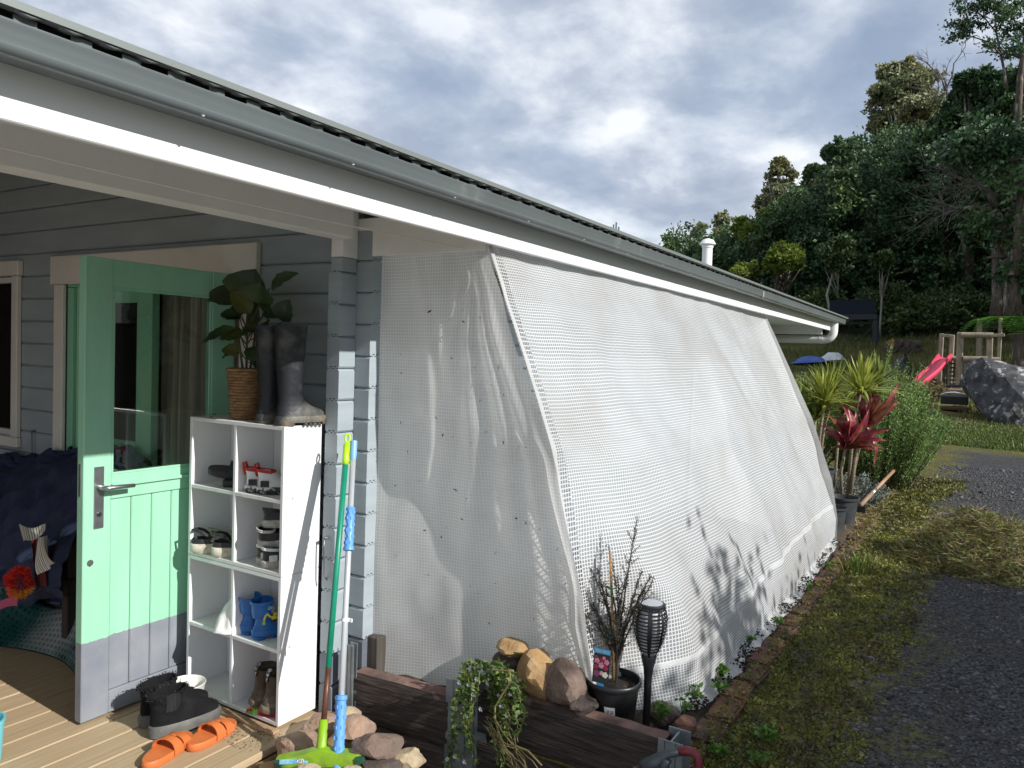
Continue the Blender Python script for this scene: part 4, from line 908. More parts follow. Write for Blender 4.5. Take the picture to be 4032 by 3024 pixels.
sleeper((2.362, 2.175), (2.402, 1.715), .008, .208); sleeper((2.364, 2.175), (2.404, 1.715), -.196, .002)
sleeper((2.498, 1.64), (2.502, .875), .043, .243); sleeper((2.500, 1.64), (2.504, .875), -.16, .037)
one('mossy_joint', 'line of yellow moss along the joint of the right hand sleepers', 'moss', MB().tube([(2.507, y, .039 + .002 * math.sin(y * 31)) for y in np.linspace(1.55, .9, 40)], .0055, 6), mat('moss_yellow', (.16, .12, .015), .9, (.07, .06, .01), 30), (2.5, 1.2, .04))
def hpost(x, y0, y1, top, dep, name='post'):
    ym = (y0 + y1) / 2; o = MB().cbox((x, y0, -.32), (x + .005, y1, top), .001).build(name, galv, rw)
    MB().box((x + .0055, ym - .003, -.32), (x + dep - .0055, ym + .003, top - .003)).build('web', galv, o); MB().cbox((x + dep - .005, y0 + .004, -.32), (x + dep, y1 - .004, top + .004), .001).build('flange', galv, o)
    for yy in (y0 + (y1 - y0) * .28, y0 + (y1 - y0) * .72): MB().box((x - .0008, yy - .0015, -.32), (x - .0003, yy + .0015, top - .002)).build('crease', mat('crease', (.05, .06, .07), .6), o)
hpost(2.402, 1.595, 1.728, .285, .105); hpost(2.478, .80, .888, .262, .10); hpost(2.338, 2.155, 2.20, .33, .03)
MB().cbox((2.462, 2.135, .0), (2.53, 2.195, .33), .004).build('timber_post', mat('old_timber', (.06, .05, .042), .8, (.10, .085, .07), 3, stretch=(20, 20, 1), bump=.4), rw)

# ---------------------------------------------------------------- rocks
def rock_mb(c, size, seed, rot=0, sub=3, klo=.66, khi=.92):
    g = random.Random(seed); bm = bmesh.new(); bmesh.ops.create_icosphere(bm, subdivisions=sub, radius=1)
    pl = [(V((g.gauss(0, 1), g.gauss(0, 1), g.gauss(0, 1))).normalized(), g.uniform(klo, khi)) for _ in range(14)]
    mb = MB(Matrix.Translation(c) @ Rz(rot)); off = V((seed * 3.1, seed * 1.7, 0))
    for v in bm.verts:
        d = v.co.normalized(); r = 1.0
        for n, k in pl:
            q = n.dot(d)
            if q > .05: r = min(r, k / q)
        r *= 1 + .09 * noise.noise(d * 2.2 + off) + .045 * noise.noise(d * 6 + off) + .02 * noise.noise(d * 14 + off)
        mb.pt(V((d.x * size[0], d.y * size[1], d.z * size[2])) * r)
    bm.verts.index_update()
    for f in bm.faces: mb.face(*(v.index for v in f.verts))
    bm.free(); return mb
def rmat(name, a, b, c): return mat(name, a, .85, b, 16, lo=.38, hi=.62, bump=1, bscale=38, col3=c, scale3=9, lo3=.50, hi3=.70)
RK = [rmat('rock_pinkish', (.30, .19, .13), (.40, .28, .20), (.16, .10, .075)), rmat('rock_tan', (.40, .31, .19), (.50, .41, .28), (.22, .16, .10)), rmat('rock_brown', (.15, .10, .078), (.22, .155, .12), (.09, .07, .06)), rmat('rock_ochre', (.34, .20, .08), (.42, .29, .15), (.20, .12, .06)), rmat('rock_dark', (.075, .055, .045), (.12, .085, .07), (.05, .045, .04)), rmat('rock_red', (.17, .075, .05), (.22, .11, .075), (.08, .055, .05))]
def r2(x, y): return ((1050 + x * .3165) / 1.8228, (2650 + y * .3165) / 1.8228)
def rock(px, X, wpx, hpx, k, dep, label, seed, grp='rocks piled beside the deck', conv=r2, sc=.3165):
    c = PX(*conv(*px), X); dist = (ray(*conv(*px)).normalized().dot(CR @ V((0, 0, -1)))); f = (c - V((0, 0, CAMZ))).length * dist / 3028 * sc
    sy = wpx * f / 2 * 1.20; sz = hpx * f / 2 * 1.16; dep = dep * 1.25
    return one('rock', label, 'rock', rock_mb(c, (dep, sy, sz), seed, -.62), RK[k], tuple(c), grp, auto=24)
for a in (((720, 640), 2.20, 470, 240, 0, .075, 'pinkish brown rock right behind the broom handle', 11), ((1120, 700), 2.16, 420, 290, 0, .07, 'large reddish rock in the middle of the pile by the sleepers', 12), ((1020, 520), 2.26, 230, 160, 1, .05, 'pale cracked rock at the top of the pile by the steel post', 13),
          ((1385, 920), 2.10, 410, 340, 2, .08, 'dark brown squarish rock leaning on the lower sleeper', 14), ((1770, 1090), 2.16, 390, 270, 1, .06, 'pale tan rock alone at the right end of the pile', 15), ((400, 930), 2.05, 560, 330, 0, .08, 'big pink and ochre rock under the broom head beside the deck', 16),
          ((960, 860), 2.12, 330, 190, 3, .06, 'ochre rock behind the pale blue grip', 17), ((1420, 1150), 2.06, 380, 130, 4, .06, 'flat dark rock below the squarish one', 18), ((505, 1190), 1.93, 200, 110, 1, .04, 'small pale rock in front of the broom bristles', 19), ((1070, 1200), 1.97, 150, 100, 1, .03, 'small pale rock beside the right end of the broom', 20), ((60, 1160), 1.96, 180, 120, 3, .04, 'ochre rock below the deck edge at the left of the pile', 21)):
    rock(*a)
def rrb(x, y): return ((1700 + x * .3617) / 1.8228, (2450 + y * .3617) / 1.8228)
for a in (((880, 280), 2.60, 370, 190, 3, .05, 'ochre rock at the back leaning on the plastic sheet', 31), ((1140, 570), 2.585, 500, 470, 3, .085, 'big squarish golden brown rock on the sleeper bed', 32), ((1490, 660), 2.585, 500, 500, 2, .075, 'pointed brown rock between the golden rock and the black pot', 33), ((1640, 900), 2.535, 290, 190, 4, .05, 'small dark rock in front of the pointed rock', 34)):
    rock(*a, grp='rocks in the garden bed', conv=rrb, sc=.3617)
rock((850, 440), 2.615, 330, 260, 4, .06, 'black rock holding up the ochre rock by the sheet', 37, 'rocks in the garden bed', rrb, .3617)
def rrp(x, y): return ((2200 + x * .6173) / 1.8228, (2000 + y * .6173) / 1.8228)
for a in (((665, 1315), 2.86, 190, 140, 4, .06, 'dark rock with weeds right of the garden light', 35), ((805, 1385), 2.80, 110, 110, 5, .045, 'small reddish rock beside the first brick', 36)):
    rock(*a, grp='rocks in the garden bed', conv=rrp, sc=.6173)

# ---------------------------------------------------------------- young tea tree in a black pot
potm = mat('pot_black', (.010, .011, .012), .38, (.018, .019, .020), 8, bump=.1)
pw = PX(*rrp(342, 1390), 2.685); PT = V((2.685, pw.y + .004, .135))
tt = thing('potted_shrub', 'young small-leaved shrub tied to a bamboo stake in a black nursery pot', 'potted shrub', tuple(PT))
MB().lathe([(.076, 0), (.080, .004), (.0995, .178), (.106, .180), (.108, .186), (.108, .196), (.105, .199), (.100, .198), (.098, .17), (.0, .165)], PT, 40, cap=False).build('pot', potm, tt, auto=50)
MB().lathe([(.0, .176), (.05, .172), (.0985, .168)], PT, 24, cap=False).build('potting_mix', mat('mix_dark', (.016, .012, .009), .95, (.06, .045, .03), 40, lo=.55, hi=.7, bump=1), tt)
stk = [PX(*rrp(348, 1095), 2.69), PX(*rrp(343, 700), 2.70), PX(*rrp(328, 285), 2.715)]
MB().tube(stk, .0055, 8).build('stake', mat('bamboo', (.42, .24, .085), .5, (.30, .16, .05), 3, stretch=(1, 1, 12)), tt, smooth=True)
barkd = mat('twig_dark', (.045, .032, .026), .8)
g = np.random.default_rng(12); mb = MB(); LP = []; LD = []
root = PX(*rrp(368, 1085), 2.70)
tips = [((500, 70), 2.74), ((185, 345), 2.70), ((60, 450), 2.66), ((245, 375), 2.73), ((530, 400), 2.66), ((585, 435), 2.72), ((602, 460), 2.69), ((440, 420), 2.74), ((318, 260), 2.72), ((375, 440), 2.67), ((120, 640), 2.64), ((200, 560), 2.70), ((250, 800), 2.65), ((480, 560), 2.70), ((400, 640), 2.64), ((300, 480), 2.68), ((545, 510), 2.74), ((150, 540), 2.72)]
for k, (tp_, X) in enumerate(tips):
    tip = PX(*rrp(*tp_), X); st0 = root.lerp(V((root.x, root.y, tip.z)), g.uniform(.12, .38)); c1 = st0.lerp(tip, .45) + V((g.normal() * .01, g.normal() * .012, .025))
    pts = []
    for t in np.linspace(0, 1, 12): pts.append(st0 * (1 - t) ** 2 + c1 * 2 * t * (1 - t) + tip * t * t)
    mb.tube(pts, [.0028 * (1 - .7 * i / 11) + .0006 for i in range(12)], 5); Lg = (tip - st0).length
    nl = int(Lg * 620)
    for i in range(nl):
        t = g.uniform(.12, 1.02); j = min(10, int(t * 11)); d = (pts[j + 1] - pts[j]).normalized(); p = pts[j].lerp(pts[j + 1], t * 11 - j)
        o = V(g.normal(size=3)); o = (o - d * o.dot(d)).normalized(); LP.append(p + o * .001); LD.append((o * .8 + d * .55).normalized())
    for q in range(int(Lg * 22)):                # side twigs
        t = g.uniform(.2, .92); j = min(10, int(t * 11)); p = pts[j]; d = (pts[j + 1] - pts[j]).normalized(); o = V(g.normal(size=3)); o = (o - d * o.dot(d)).normalized(); e = p + (o * .6 + d * .8).normalized() * g.uniform(.02, .055)
        mb.tube([p, e], .0011, 4)
        for i in range(14): LP.append(p.lerp(e, g.uniform(.1, 1.05))); LD.append((V(g.normal(size=3)) * .5 + (e - p).normalized() * .6).normalized())
mb.tube([root - V((0, 0, .02)), root.lerp(V((root.x, root.y, PX(*rrp(340, 560), 2.7).z)), .6), PX(*rrp(335, 480), 2.7)], [.005, .004, .002], 6)
mb.build('branches', barkd, tt)
fo = cards('foliage', LP, LD, rdirs(g, len(LP)), g.uniform(.007, .013, len(LP)), g.uniform(.0025, .004, len(LP)), mat('teatree_leaf', (.040, .032, .024), .6, (.060, .055, .028), 20, island=.5), tt); fo['kind'] = 'stuff'
tie = mat('tie_green', (.01, .09, .04), .6)
for (x, y) in ((340, 512), (330, 560), (330, 825)):
    q = PX(*rrp(x, y), 2.695); MB().tube([q + V((-.006, .02, .004)), q + V((-.010, 0, 0)), q + V((-.004, -.014, .003))], .004, 6).build('plant_tie', tie, tt, smooth=True)
# printed picture label and price sticker
tg = PX(*rrp(272, 1010), 2.605); ux = V((.10, -.99, -.02)).normalized(); uz = V((.10, 0, .995)); un = V((-1, -.1, .1))
def tagp(nm, x0, x1, z0, z1, m, off): return MB().box((0, 0, 0), (0, 0, 0)) and _tag(nm, x0, x1, z0, z1, m, off)
def _tag(nm, x0, x1, z0, z1, m, off):
    mb = MB(); ids = [mb.pt(tg + ux * x + uz * z + un * (off + e)) for e in (0, .0008) for x, z in ((x0, z0), (x1, z0), (x1, z1), (x0, z1))]
    for q in ((4, 5, 6, 7), (3, 2, 1, 0), (0, 1, 5, 4), (1, 2, 6, 5), (2, 3, 7, 6), (3, 0, 4, 7)): mb.face(*(ids[i] for i in q))
    return mb.build(nm, m, tt)
tblu = mat('tag_blue', (.06, .36, .62), .4)
_tag('tag', -.032, .032, -.062, .064, mat('tag_dark', (.020, .018, .022), .4), 0); _tag('tag_header', -.0315, .0315, .046, .0635, tblu, .0010); _tag('tag_tip', -.014, .014, -.088, -.0625, tblu, 0)
mb = text_mb('TEA TREE', .0125, Matrix.Identity(4)); mb.v = [tg + ux * v.x + uz * (.0505 + v.y) + un * .0026 for v in mb.v]; mb.build('lettering', wht, tt)
gg = random.Random(4); 
for i, (x, z, r, c) in enumerate([(-.018, .018, .011, 0), (.002, .024, .010, 1), (.020, .018, .011, 0), (-.020, -.004, .010, 1), (.0, .004, .012, 0), (.018, -.003, .010, 1), (-.016, -.028, .013, 2), (.003, -.024, .009, 0), (.018, -.028, .012, 3), (-.020, .032, .007, 1), (.010, .033, .007, 0)]):
    m_ = [mat('petal_pink', (.60, .10, .20), .5, (.75, .35, .42), 90), mat('petal_red', (.35, .02, .06), .5), mat('petal_purple', (.22, .05, .14), .5), mat('petal_cream', (.72, .75, .55), .5)][c]
    mb = MB(); ce = tg + ux * x + uz * z + un * (.0012 + .0003 * i); c0 = mb.pt(ce); n_ = 20; ids = [mb.pt(ce + (ux * math.cos(a * 2 * math.pi / n_) + uz * math.sin(a * 2 * math.pi / n_)) * r * (.75 + .25 * abs(math.cos(a * 2 * math.pi / n_ * 2.5)))) for a in range(n_)]
    for a in range(n_): mb.face(c0, ids[a], ids[(a + 1) % n_])
    mb.build('petal_print', m_, tt)
q = PX(*rrp(285, 1236), 2.585); mb = MB(); 
def potpt(a, z, off=.0012): r = lerp(.080, .0995, (z - .004) / .174) + off; return PT + V((r * math.cos(a), r * math.sin(a), z))
amid = math.atan2(-.42, -.90)
MB().grid(lambda u, v: potpt(amid - .10 + .42 * (u - .5) - .04 * v, .075 + .048 * v), 6, 2).build('price_sticker', mat('sticker_white', (.72, .72, .73), .5), tt)
MB().grid(lambda u, v: potpt(amid - .10 + .26 * (u - .5), .098 + .014 * v, .0018), 6, 1).build('barcode', mat('barcode2', (.6, .6, .6), .5, (.05, .05, .05), 3, stretch=(200, 200, 1), lo=.49, hi=.51), tt)

# ---------------------------------------------------------------- solar torch light
sp = PX(*rrp(556, 1415), 2.755); SPB = V((2.755, sp.y, .12)); z0 = PX(*rrp(545, 930), 2.755).z; z1 = PX(*rrp(545, 602), 2.755).z
tl = thing('garden_light', 'black solar torch light with slatted shade next to the pot', 'garden light', tuple(SPB)); blkp = mat('torch_black', (.012, .013, .016), .42)
hp = z1 - z0; CXY = V((SPB.x, SPB.y, 0))
MB().lathe([(.004, -.06), (.0135, .0), (.015, z0 - SPB.z - .09), (.019, z0 - SPB.z - .05), (.030, z0 - SPB.z - .005), (.028, z0 - SPB.z)], SPB, 16).build('stake', blkp, tl, auto=50)
def hr(s): return .029 + .040 * math.sin(math.pi * (s * .88 + .06) ** 1.15) ** .9 + .004 * (1 - s) * 0
def hrad(s): return lerp(.030, .0, 0) + .038 * math.sin(math.pi * min(1, .08 + .70 * s)) ** 1.0 if 0 else (.030 + (.068 - .030) * math.sin(min(1, s / .72) * math.pi / 2) ** .85 if s < .72 else .068 - .016 * ((s - .72) / .28) ** 1.5)
for k in range(8):                               # upright bars
    a = k * math.pi / 4 + .35; w = .16 if k % 2 else .20
    mb = MB(); mb.grid(lambda u, v: CXY + V((math.cos(a + (u - .5) * w * 1.3) * hrad(v), math.sin(a + (u - .5) * w * 1.3) * hrad(v), z0 + hp * .97 * v)), 3, 12); mb.build('bar', blkp, tl, smooth=True)
for k in range(13):
    s = .10 + k * .068; mb = MB(); n_ = 36; r = hrad(s) - .002
    mb.rings([[CXY + V((math.cos(2 * math.pi * i / n_) * (r + dr), math.sin(2 * math.pi * i / n_) * (r + dr), z0 + hp * s + dz)) for i in range(n_)] for dr, dz in ((0, 0), (.0, .0042), (-.005, .0042), (-.005, 0), (0, 0))], cap=False); mb.build('slat', blkp, tl)
MB().lathe([(.022, .0), (.042, hp * .2), (.054, hp * .55), (.048, hp * .93)], CXY + V((0, 0, z0 + .002)), 20).build('diffuser', mat('diffuser', (.74, .75, .76), .5, trans=.3), tl, smooth=True)
MB().lathe([(.052, hp * .96), (.0555, hp * .955), (.056, hp * 1.0), (.052, hp * 1.02), (.0, hp * 1.02)], CXY + V((0, 0, z0)), 28, cap=False).build('cap', blkp, tl, auto=40)
MB().lathe([(.044, hp * 1.021), (.044, hp * 1.028), (.0, hp * 1.028)], CXY + V((0, 0, z0)), 28, cap=False).build('solar_panel', mat('solar', (.30, .32, .36), .25, (.42, .44, .47), 9), tl, auto=40)

# ---------------------------------------------------------------- brick edging
brm = [rmat('brick_a', (.13, .060, .038), (.19, .095, .06), (.035, .030, .022)), rmat('brick_b', (.095, .048, .034), (.14, .075, .05), (.03, .028, .02)), rmat('brick_c', (.17, .080, .048), (.11, .055, .036), (.045, .038, .022))]
edg = thing('brick_edging', 'row of weathered red bricks edging the garden bed beside the gravel', 'brick edging', (2.7, .85, .1)); gr = random.Random(5)
x = 2.585; k = 0
while x < 8.2:
    Ln = .205; z = .135 - .012 * min(1, (x - 2.5) / 2) + gr.uniform(-.010, .006); M = TR((x + Ln / 2, .845 + gr.uniform(-.008, .010), z), gr.uniform(-.07, .07), gr.uniform(-.05, .05), gr.uniform(-.03, .03)); mb = MB(M)
    bm = bmesh.new(); bmesh.ops.create_cube(bm, size=1); bmesh.ops.scale(bm, vec=(Ln, .108, .075), verts=bm.verts); bmesh.ops.translate(bm, vec=(0, 0, -.0375), verts=bm.verts); bmesh.ops.bevel(bm, geom=list(bm.edges), offset=.009, segments=2, affect='EDGES'); bmesh.ops.subdivide_edges(bm, edges=[e for e in bm.edges if e.calc_length() > .05], cuts=4, use_grid_fill=True)
    n0 = len(mb.v); bm.verts.index_update()
    for v in bm.verts: c = v.co; mb.pt(c + V((nz(c * 28 + V((k, 0, 0))), nz(c * 28 + V((0, k, 0))), nz(c * 24 + V((k, k, 9)))))* .0055)
    for f in bm.faces: mb.face(*(n0 + v.index for v in f.verts))
    bm.free(); mb.build('brick', brm[k % 3], edg, auto=40); x += Ln + .014 + gr.uniform(0, .012); k += 1

# ---------------------------------------------------------------- small plants, moss, gravel
g = np.random.default_rng(21)
def fol(name, a, b, sc=12, tr=.25, isl=.45, rough=.55, **k): return mat(name, a, rough, b, sc, trans=tr, island=isl, **k)
weedm = fol('weed_leaf', (.075, .17, .022), (.13, .26, .04)); mossm = fol('moss_leaf', (.075, .085, .016), (.21, .215, .035), 4, isl=.55, col3=(.10, .075, .03), scale3=3, lo3=.5, hi3=.7)
drym = fol('dry_stalk', (.26, .20, .085), (.36, .30, .14), 9); trailm = fol('trail_leaf', (.070, .125, .026), (.13, .19, .04), 14, tr=.2, isl=.55)
n = 60000; X = 2.62 + 7.9 * g.random(n) ** 1.7; Y = np.where(g.random(n) < .03, g.uniform(.78, .86, n), g.uniform(-.7, .785, n))
keep = []
for i in range(n):
    d = nz((X[i] * 1.1, Y[i] * 1.6, 0)) * .30 + nz((X[i] * 4, Y[i] * 4, 5)) * .22 + nz((X[i] * 13, Y[i] * 13, 2)) * .2
    e = smooth01(.02, .5, Y[i] + .05 * math.sin(X[i] * 2) + (.10 if X[i] > 6 else 0)) 
    keep.append(d + e * .62 > .44 or (d > .34 and X[i] > 3.4))
keep = np.array(keep); X = X[keep]; Y = Y[keep]; n = len(X)
P = np.stack([X, Y, np.array([gz(a, b) for a, b in zip(X, Y)]) + g.uniform(0, .012, n) + np.where(Y > .79, .028, 0)], 1); D = rdirs(g, n); D[:, 2] = np.abs(D[:, 2]) * .5 + .12; D /= np.linalg.norm(D, axis=1, keepdims=True)
fs = 1 + .12 * np.maximum(0, X - 3)
props(cards('ground_cover', P, D, rdirs(g, n), g.uniform(.009, .022, n) * fs, g.uniform(.007, .014, n) * fs, mossm, bend=.1), 'low yellow green weeds spreading over the gravel beside the bricks', 'ground cover', kind='stuff')
# loose gravel stones
st = bmesh.new(); bmesh.ops.create_icosphere(st, subdivisions=1, radius=1); sv = np.array([v.co[:] for v in st.verts]); sf = np.array([[v.index for v in f.verts] for f in st.faces]); st.free()
def pebbles(name, P, S, m, seed):
    g = np.random.default_rng(seed); k = len(P); A = sv[None] * (S[:, None, None] * g.uniform(.6, 1.2, (k, 1, 3))) * g.uniform(.8, 1.2, (k, len(sv), 1)); an = g.uniform(0, 6.28, k); c, s = np.cos(an)[:, None], np.sin(an)[:, None]
    vx = A[..., 0] * c - A[..., 1] * s; vy = A[..., 0] * s + A[..., 1] * c; vv = np.stack([vx, vy, A[..., 2] * .7], -1) + P[:, None]
    tri = (np.arange(k)[:, None, None] * len(sv) + sf[None]).reshape(-1); nf = k * len(sf)
    me = bpy.data.meshes.new(name); me.vertices.add(k * len(sv)); me.vertices.foreach_set('co', vv.astype(np.float32).ravel()); me.loops.add(len(tri)); me.loops.foreach_set('vertex_index', tri.astype(np.int32)); me.polygons.add(nf); me.polygons.foreach_set('loop_start', np.arange(0, 3 * nf, 3, dtype=np.int32)); me.polygons.foreach_set('loop_total', np.full(nf, 3, np.int32)); me.update(calc_edges=True)
    return link(name, me, m)
n = 17000; X = 2.7 + 9 * g.random(n) ** 2; Y = g.uniform(-.9, .45, n); P = np.stack([X, Y, np.array([gz(a, b) for a, b in zip(X, Y)]) + .001], 1)
props(pebbles('gravel', P, g.uniform(.003, .0085, n) * (1 + .10 * (X - 2.7)) * (1 + 1.3 * (g.random(n) > .965)), mat('pebble', (.045, .045, .048), .8, (.095, .095, .10), 14, island=.75), 4), 'loose dark grey gravel of the drive', 'gravel', kind='stuff')
n = 170; X = 2.9 + 6 * g.random(n) ** 1.4; Y = g.uniform(-.8, .75, n); P = np.stack([X, Y, np.array([gz(a, b) for a, b in zip(X, Y)]) + .008], 1); D = rdirs(g, n); D[:, 2] *= .25; D /= np.linalg.norm(D, axis=1, keepdims=True)
props(cards('fallen_leaves', P, D, rdirs(g, n), g.uniform(.02, .06, n), g.uniform(.008, .018, n), mat('fallen_leaf', (.26, .20, .10), .8, (.14, .10, .05), 9, island=.5), bend=.08), 'dry fallen leaves and straws on the gravel', 'leaves', kind='stuff')
# soil crumbs over the foot of the sheet
P = []; 
for i in range(2600):
    u = g.random() ** 1.3; p = foot(u, g.random()); c = nz((u * 26, 0, 4)) + .5 * nz((u * 90, p.y * 40, 1))
    if c > .08: P.append(p + V((g.normal() * .012, -.012 + g.normal() * .010, .010 * g.random())))
P = np.array(P); props(pebbles('soil_crumbs', P, g.uniform(.003, .0075, len(P)), mat('crumb_black', (.012, .010, .008), .95), 6), 'black soil crumbs thrown on the foot of the plastic sheet', 'soil', kind='stuff')
def plant(name, label, cat, c, n, size, spread, h, m, group=None, seed=0, up=.7, kind=None, wr=.6):
    g = np.random.default_rng(seed); t = thing(name, label, cat, tuple(c), group); mb = MB(); P = []; D = []; L_ = []
    for i in range(n):
        a = g.uniform(0, 6.28); r = spread * math.sqrt(g.random()); top = V(c) + V((r * math.cos(a), r * math.sin(a), h * g.uniform(.35, 1))); mb.tube([V(c) + V((r * .2 * math.cos(a), r * .2 * math.sin(a), 0)), V(c).lerp(top, .6) + V((0, 0, .2 * h)), top], .0016, 4)
        for k in range(4): d = V((g.normal(), g.normal(), up * g.random())).normalized(); P.append(top); D.append(d); L_.append(size * g.uniform(.6, 1.2))
    mb.build('stem', m, t); L_ = np.array(L_); cards('leaves', P, D, rdirs(g, len(P)), L_, L_ * wr, m, t, bend=.08); return t
WL = 'small bright green weed rooted in the soil strip beside the bricks'; WG = 'weeds along the brick edging'
ORD = ('first', 'second', 'third', 'fourth', 'fifth', 'sixth', 'seventh', 'last')
for i, (u, v, s) in enumerate(((1475, 1540, .8), (1497, 1512, 1.), (1555, 1500, 1.), (1560, 1462, 1.0), (1620, 1392, .8), (1680, 1352, .8), (1745, 1275, .7), (1790, 1228, .7))):
    c = PZ(u, v, .14); plant('weed', ORD[i] + ' small green weed along the bricks, counted from the garden light', 'weed', c, int(9 * s) + 3, .030 * s, .035 * s, .06 * s, weedm, WG, 50 + i)
c = PX(*rrp(650, 1360), 2.80); plant('weed', 'light green weed in front of the dark rock right of the garden light', 'weed', c, 12, .026, .035, .07, weedm, None, 70)
for i, (u, v, s) in enumerate(((1650, 1600, 1.2), (1560, 1640, 1.0), (1640, 1655, .9))):
    c = PZ(u, v, .10); plant('weed', ('larger weed on the gravel right of the first bricks', 'small weed on the gravel close to the red grip', 'low weed on the gravel at the very bottom edge')[i], 'weed', c, 7, .035 * s, .04, .05, weedm, 'weeds in the foreground gravel', 80 + i)
def grass(name, label, c, n, h, spread, m, seed, group=None, w=.004):
    g = np.random.default_rng(seed); t = thing(name, label, 'grass', tuple(c), group); mb = MB()
    for i in range(n):
        a = g.uniform(0, 6.28); b = V(c) + V((g.normal() * spread, g.normal() * spread, 0)); hh = h * g.uniform(.5, 1.1); out = V((math.cos(a), math.sin(a), 0)) * hh * g.uniform(.2, .8); s = V((-math.sin(a), math.cos(a), 0)) * w
        pts = [b, b + out * .25 + V((0, 0, hh * .55)), b + out * .6 + V((0, 0, hh * .9)), b + out + V((0, 0, hh * .75))]
        ids = [(mb.pt(p - s * k), mb.pt(p + s * k)) for p, k in zip(pts, (.8, 1, .7, .1))]
        for q, r in zip(ids, ids[1:]): mb.face(q[0], q[1], r[1], r[0])
    mb.build('blade', m, t)['kind'] = 'stuff'; return t
grm = fol('grass_blade', (.10, .17, .025), (.20, .22, .05)); GL = 'grass tuft growing at the foot of the right hand sleepers'
for i, (u, X, z) in enumerate(((1250, 2.44, -.08), (1320, 2.43, -.06), (1400, 2.44, -.03), (1440, 2.42, 0), (1180, 2.42, -.1), (1360, 2.40, -.08))):
    p = PX(u, 1690, X); grass('grass_tuft', GL, (X, p.y, z - .02), 16, .13, .02, grm, 90 + i, 'grass tufts by the sleepers', .0028)
c = PZ(1855, 1235, .10); grass('grass_tuft', 'long-bladed grass tuft by the far end of the plastic sheet', c, 60, .13, .05, grm, 99)
c = PZ(1950, 1262, .10)
# heap of pulled weeds
hc = V((6.75, -.05, .10)); hp_ = thing('weed_heap', 'heap of pulled wilting weeds lying on the gravel', 'weed heap', tuple(hc))
def hz_(x, y): r = math.hypot((x - hc.x) / .62, (y - hc.y) / .55); return .33 * max(0, 1 - r * r) * (1 + .4 * nz((x * 5, y * 5, 3)))
MB().grid(lambda u, v: V((hc.x + lerp(-.7, .7, u), hc.y + lerp(-.62, .62, v), gz(hc.x, hc.y) - .02 + hz_(hc.x + lerp(-.7, .7, u), hc.y + lerp(-.62, .62, v)) * .85)), 30, 30).build('core', mat('heap_core', (.05, .045, .02), .9, (.09, .075, .03), 20), hp_, smooth=True)
n = 9000; a = g.uniform(0, 6.28, n); r = np.sqrt(g.random(n)) * 1.05; X = hc.x + .62 * r * np.cos(a); Y = hc.y + .55 * r * np.sin(a); P = np.stack([X, Y, np.array([gz(p, q) + hz_(p, q) for p, q in zip(X, Y)]) - .01 + .03 * g.random(n)], 1)
D = rdirs(g, n); D[:, 2] = D[:, 2] * .45 + .12; k = g.random(n) < .45
cards('leaves', P[k], D[k], rdirs(g, k.sum()), g.uniform(.02, .05, k.sum()), g.uniform(.012, .025, k.sum()), fol('heap_leaf', (.085, .12, .025), (.19, .21, .05), 5), hp_, bend=.1)['kind'] = 'stuff'
cards('stalks', P[~k], D[~k], rdirs(g, (~k).sum()), g.uniform(.06, .17, (~k).sum()), np.full((~k).sum(), .0045), fol('heap_stalk', (.16, .12, .04), (.30, .24, .10), 6), hp_)['kind'] = 'stuff'
# trailing ground cover over the middle post
tg_ = PX(*rrb(600, 620), 2.40); tv = thing('trailing_plant', 'trailing plant with small leaves and white flowers spilling over the sleeper post', 'plant', tuple(tg_))
P = []; D = []; mb = MB(); FL = []
for s in range(27):
    x0 = g.uniform(370, 930); y0 = g.uniform(500, 640); Xd = g.uniform(2.345, 2.395) if x0 < 560 else g.uniform(2.40, 2.475)
    end = g.uniform(900, 1650); pts = []; xx = x0 + g.uniform(-40, 40)
    for y in np.arange(y0, end, 55): xx += g.normal() * 16 + (-6 if x0 < 560 else 4); pts.append(PX(*rrb(xx, y), Xd - .03 * math.sin((y - y0) / 300)))
    if len(pts) < 3: continue
    mb.tube(pts, .0016, 4)
    for i in range(len(pts) - 1):
        for q in range(3):
            p = pts[i].lerp(pts[i + 1], g.random()); P.append(p); D.append(V((-abs(g.normal()) * .7, g.normal(), g.normal() * .6 + .15)).normalized())
        if g.random() < .05: FL.append(pts[i] + V((-.012, 0, 0)))
for i in range(330):
    x = g.uniform(330, 1000); y = g.uniform(430, 660) + (x - 330) * .06 * 0 + 120 * smooth01(700, 1000, x); P.append(PX(*rrb(x, y + 90 * (x > 850)), g.uniform(2.41, 2.52))); D.append(V((-abs(g.normal()), g.normal(), abs(g.normal()) * .8)).normalized())
mb.build('stems', mat('trail_stem', (.20, .18, .07), .7), tv)
n = len(P); Ls = g.uniform(.017, .033, n); cards('leaves', P, D, rdirs(g, n), Ls, Ls * .58, trailm, tv, bend=.10)['kind'] = 'stuff'
mb = MB()
for s in range(14):
    q = PX(*rrb(g.uniform(560, 760), g.uniform(1000, 1150)), 2.37); pts = [q]
    for k in range(8): q = q + V((g.normal() * .008, -.016 - .012 * abs(g.normal()), -.022 + g.normal() * .014)); pts.append(q)
    mb.tube(pts, .0018, 4)
mb.tube([PX(*rrb(a, b), 2.36) for a, b in ((660, 520), (850, 530), (860, 640), (760, 800), (690, 920), (690, 1050), (760, 1180), (880, 1330), (1050, 1400), (1200, 1560))], .0032, 5)
mb.build('dry_stems', drym, tv)
for p in FL + [PX(*rrb(540, 940), 2.34), PX(*rrb(365, 1515), 2.33), PX(*rrb(920, 700), 2.40)]:
    mb = MB(); 
    for k in range(5): a = k * 1.2566; leaf_mesh(mb, p, p + V((-.006, .011 * math.cos(a), .011 * math.sin(a))), .007, (-1, 0, 0), .05, 3, 2)
    mb.build('flower', wht, tv, smooth=True)

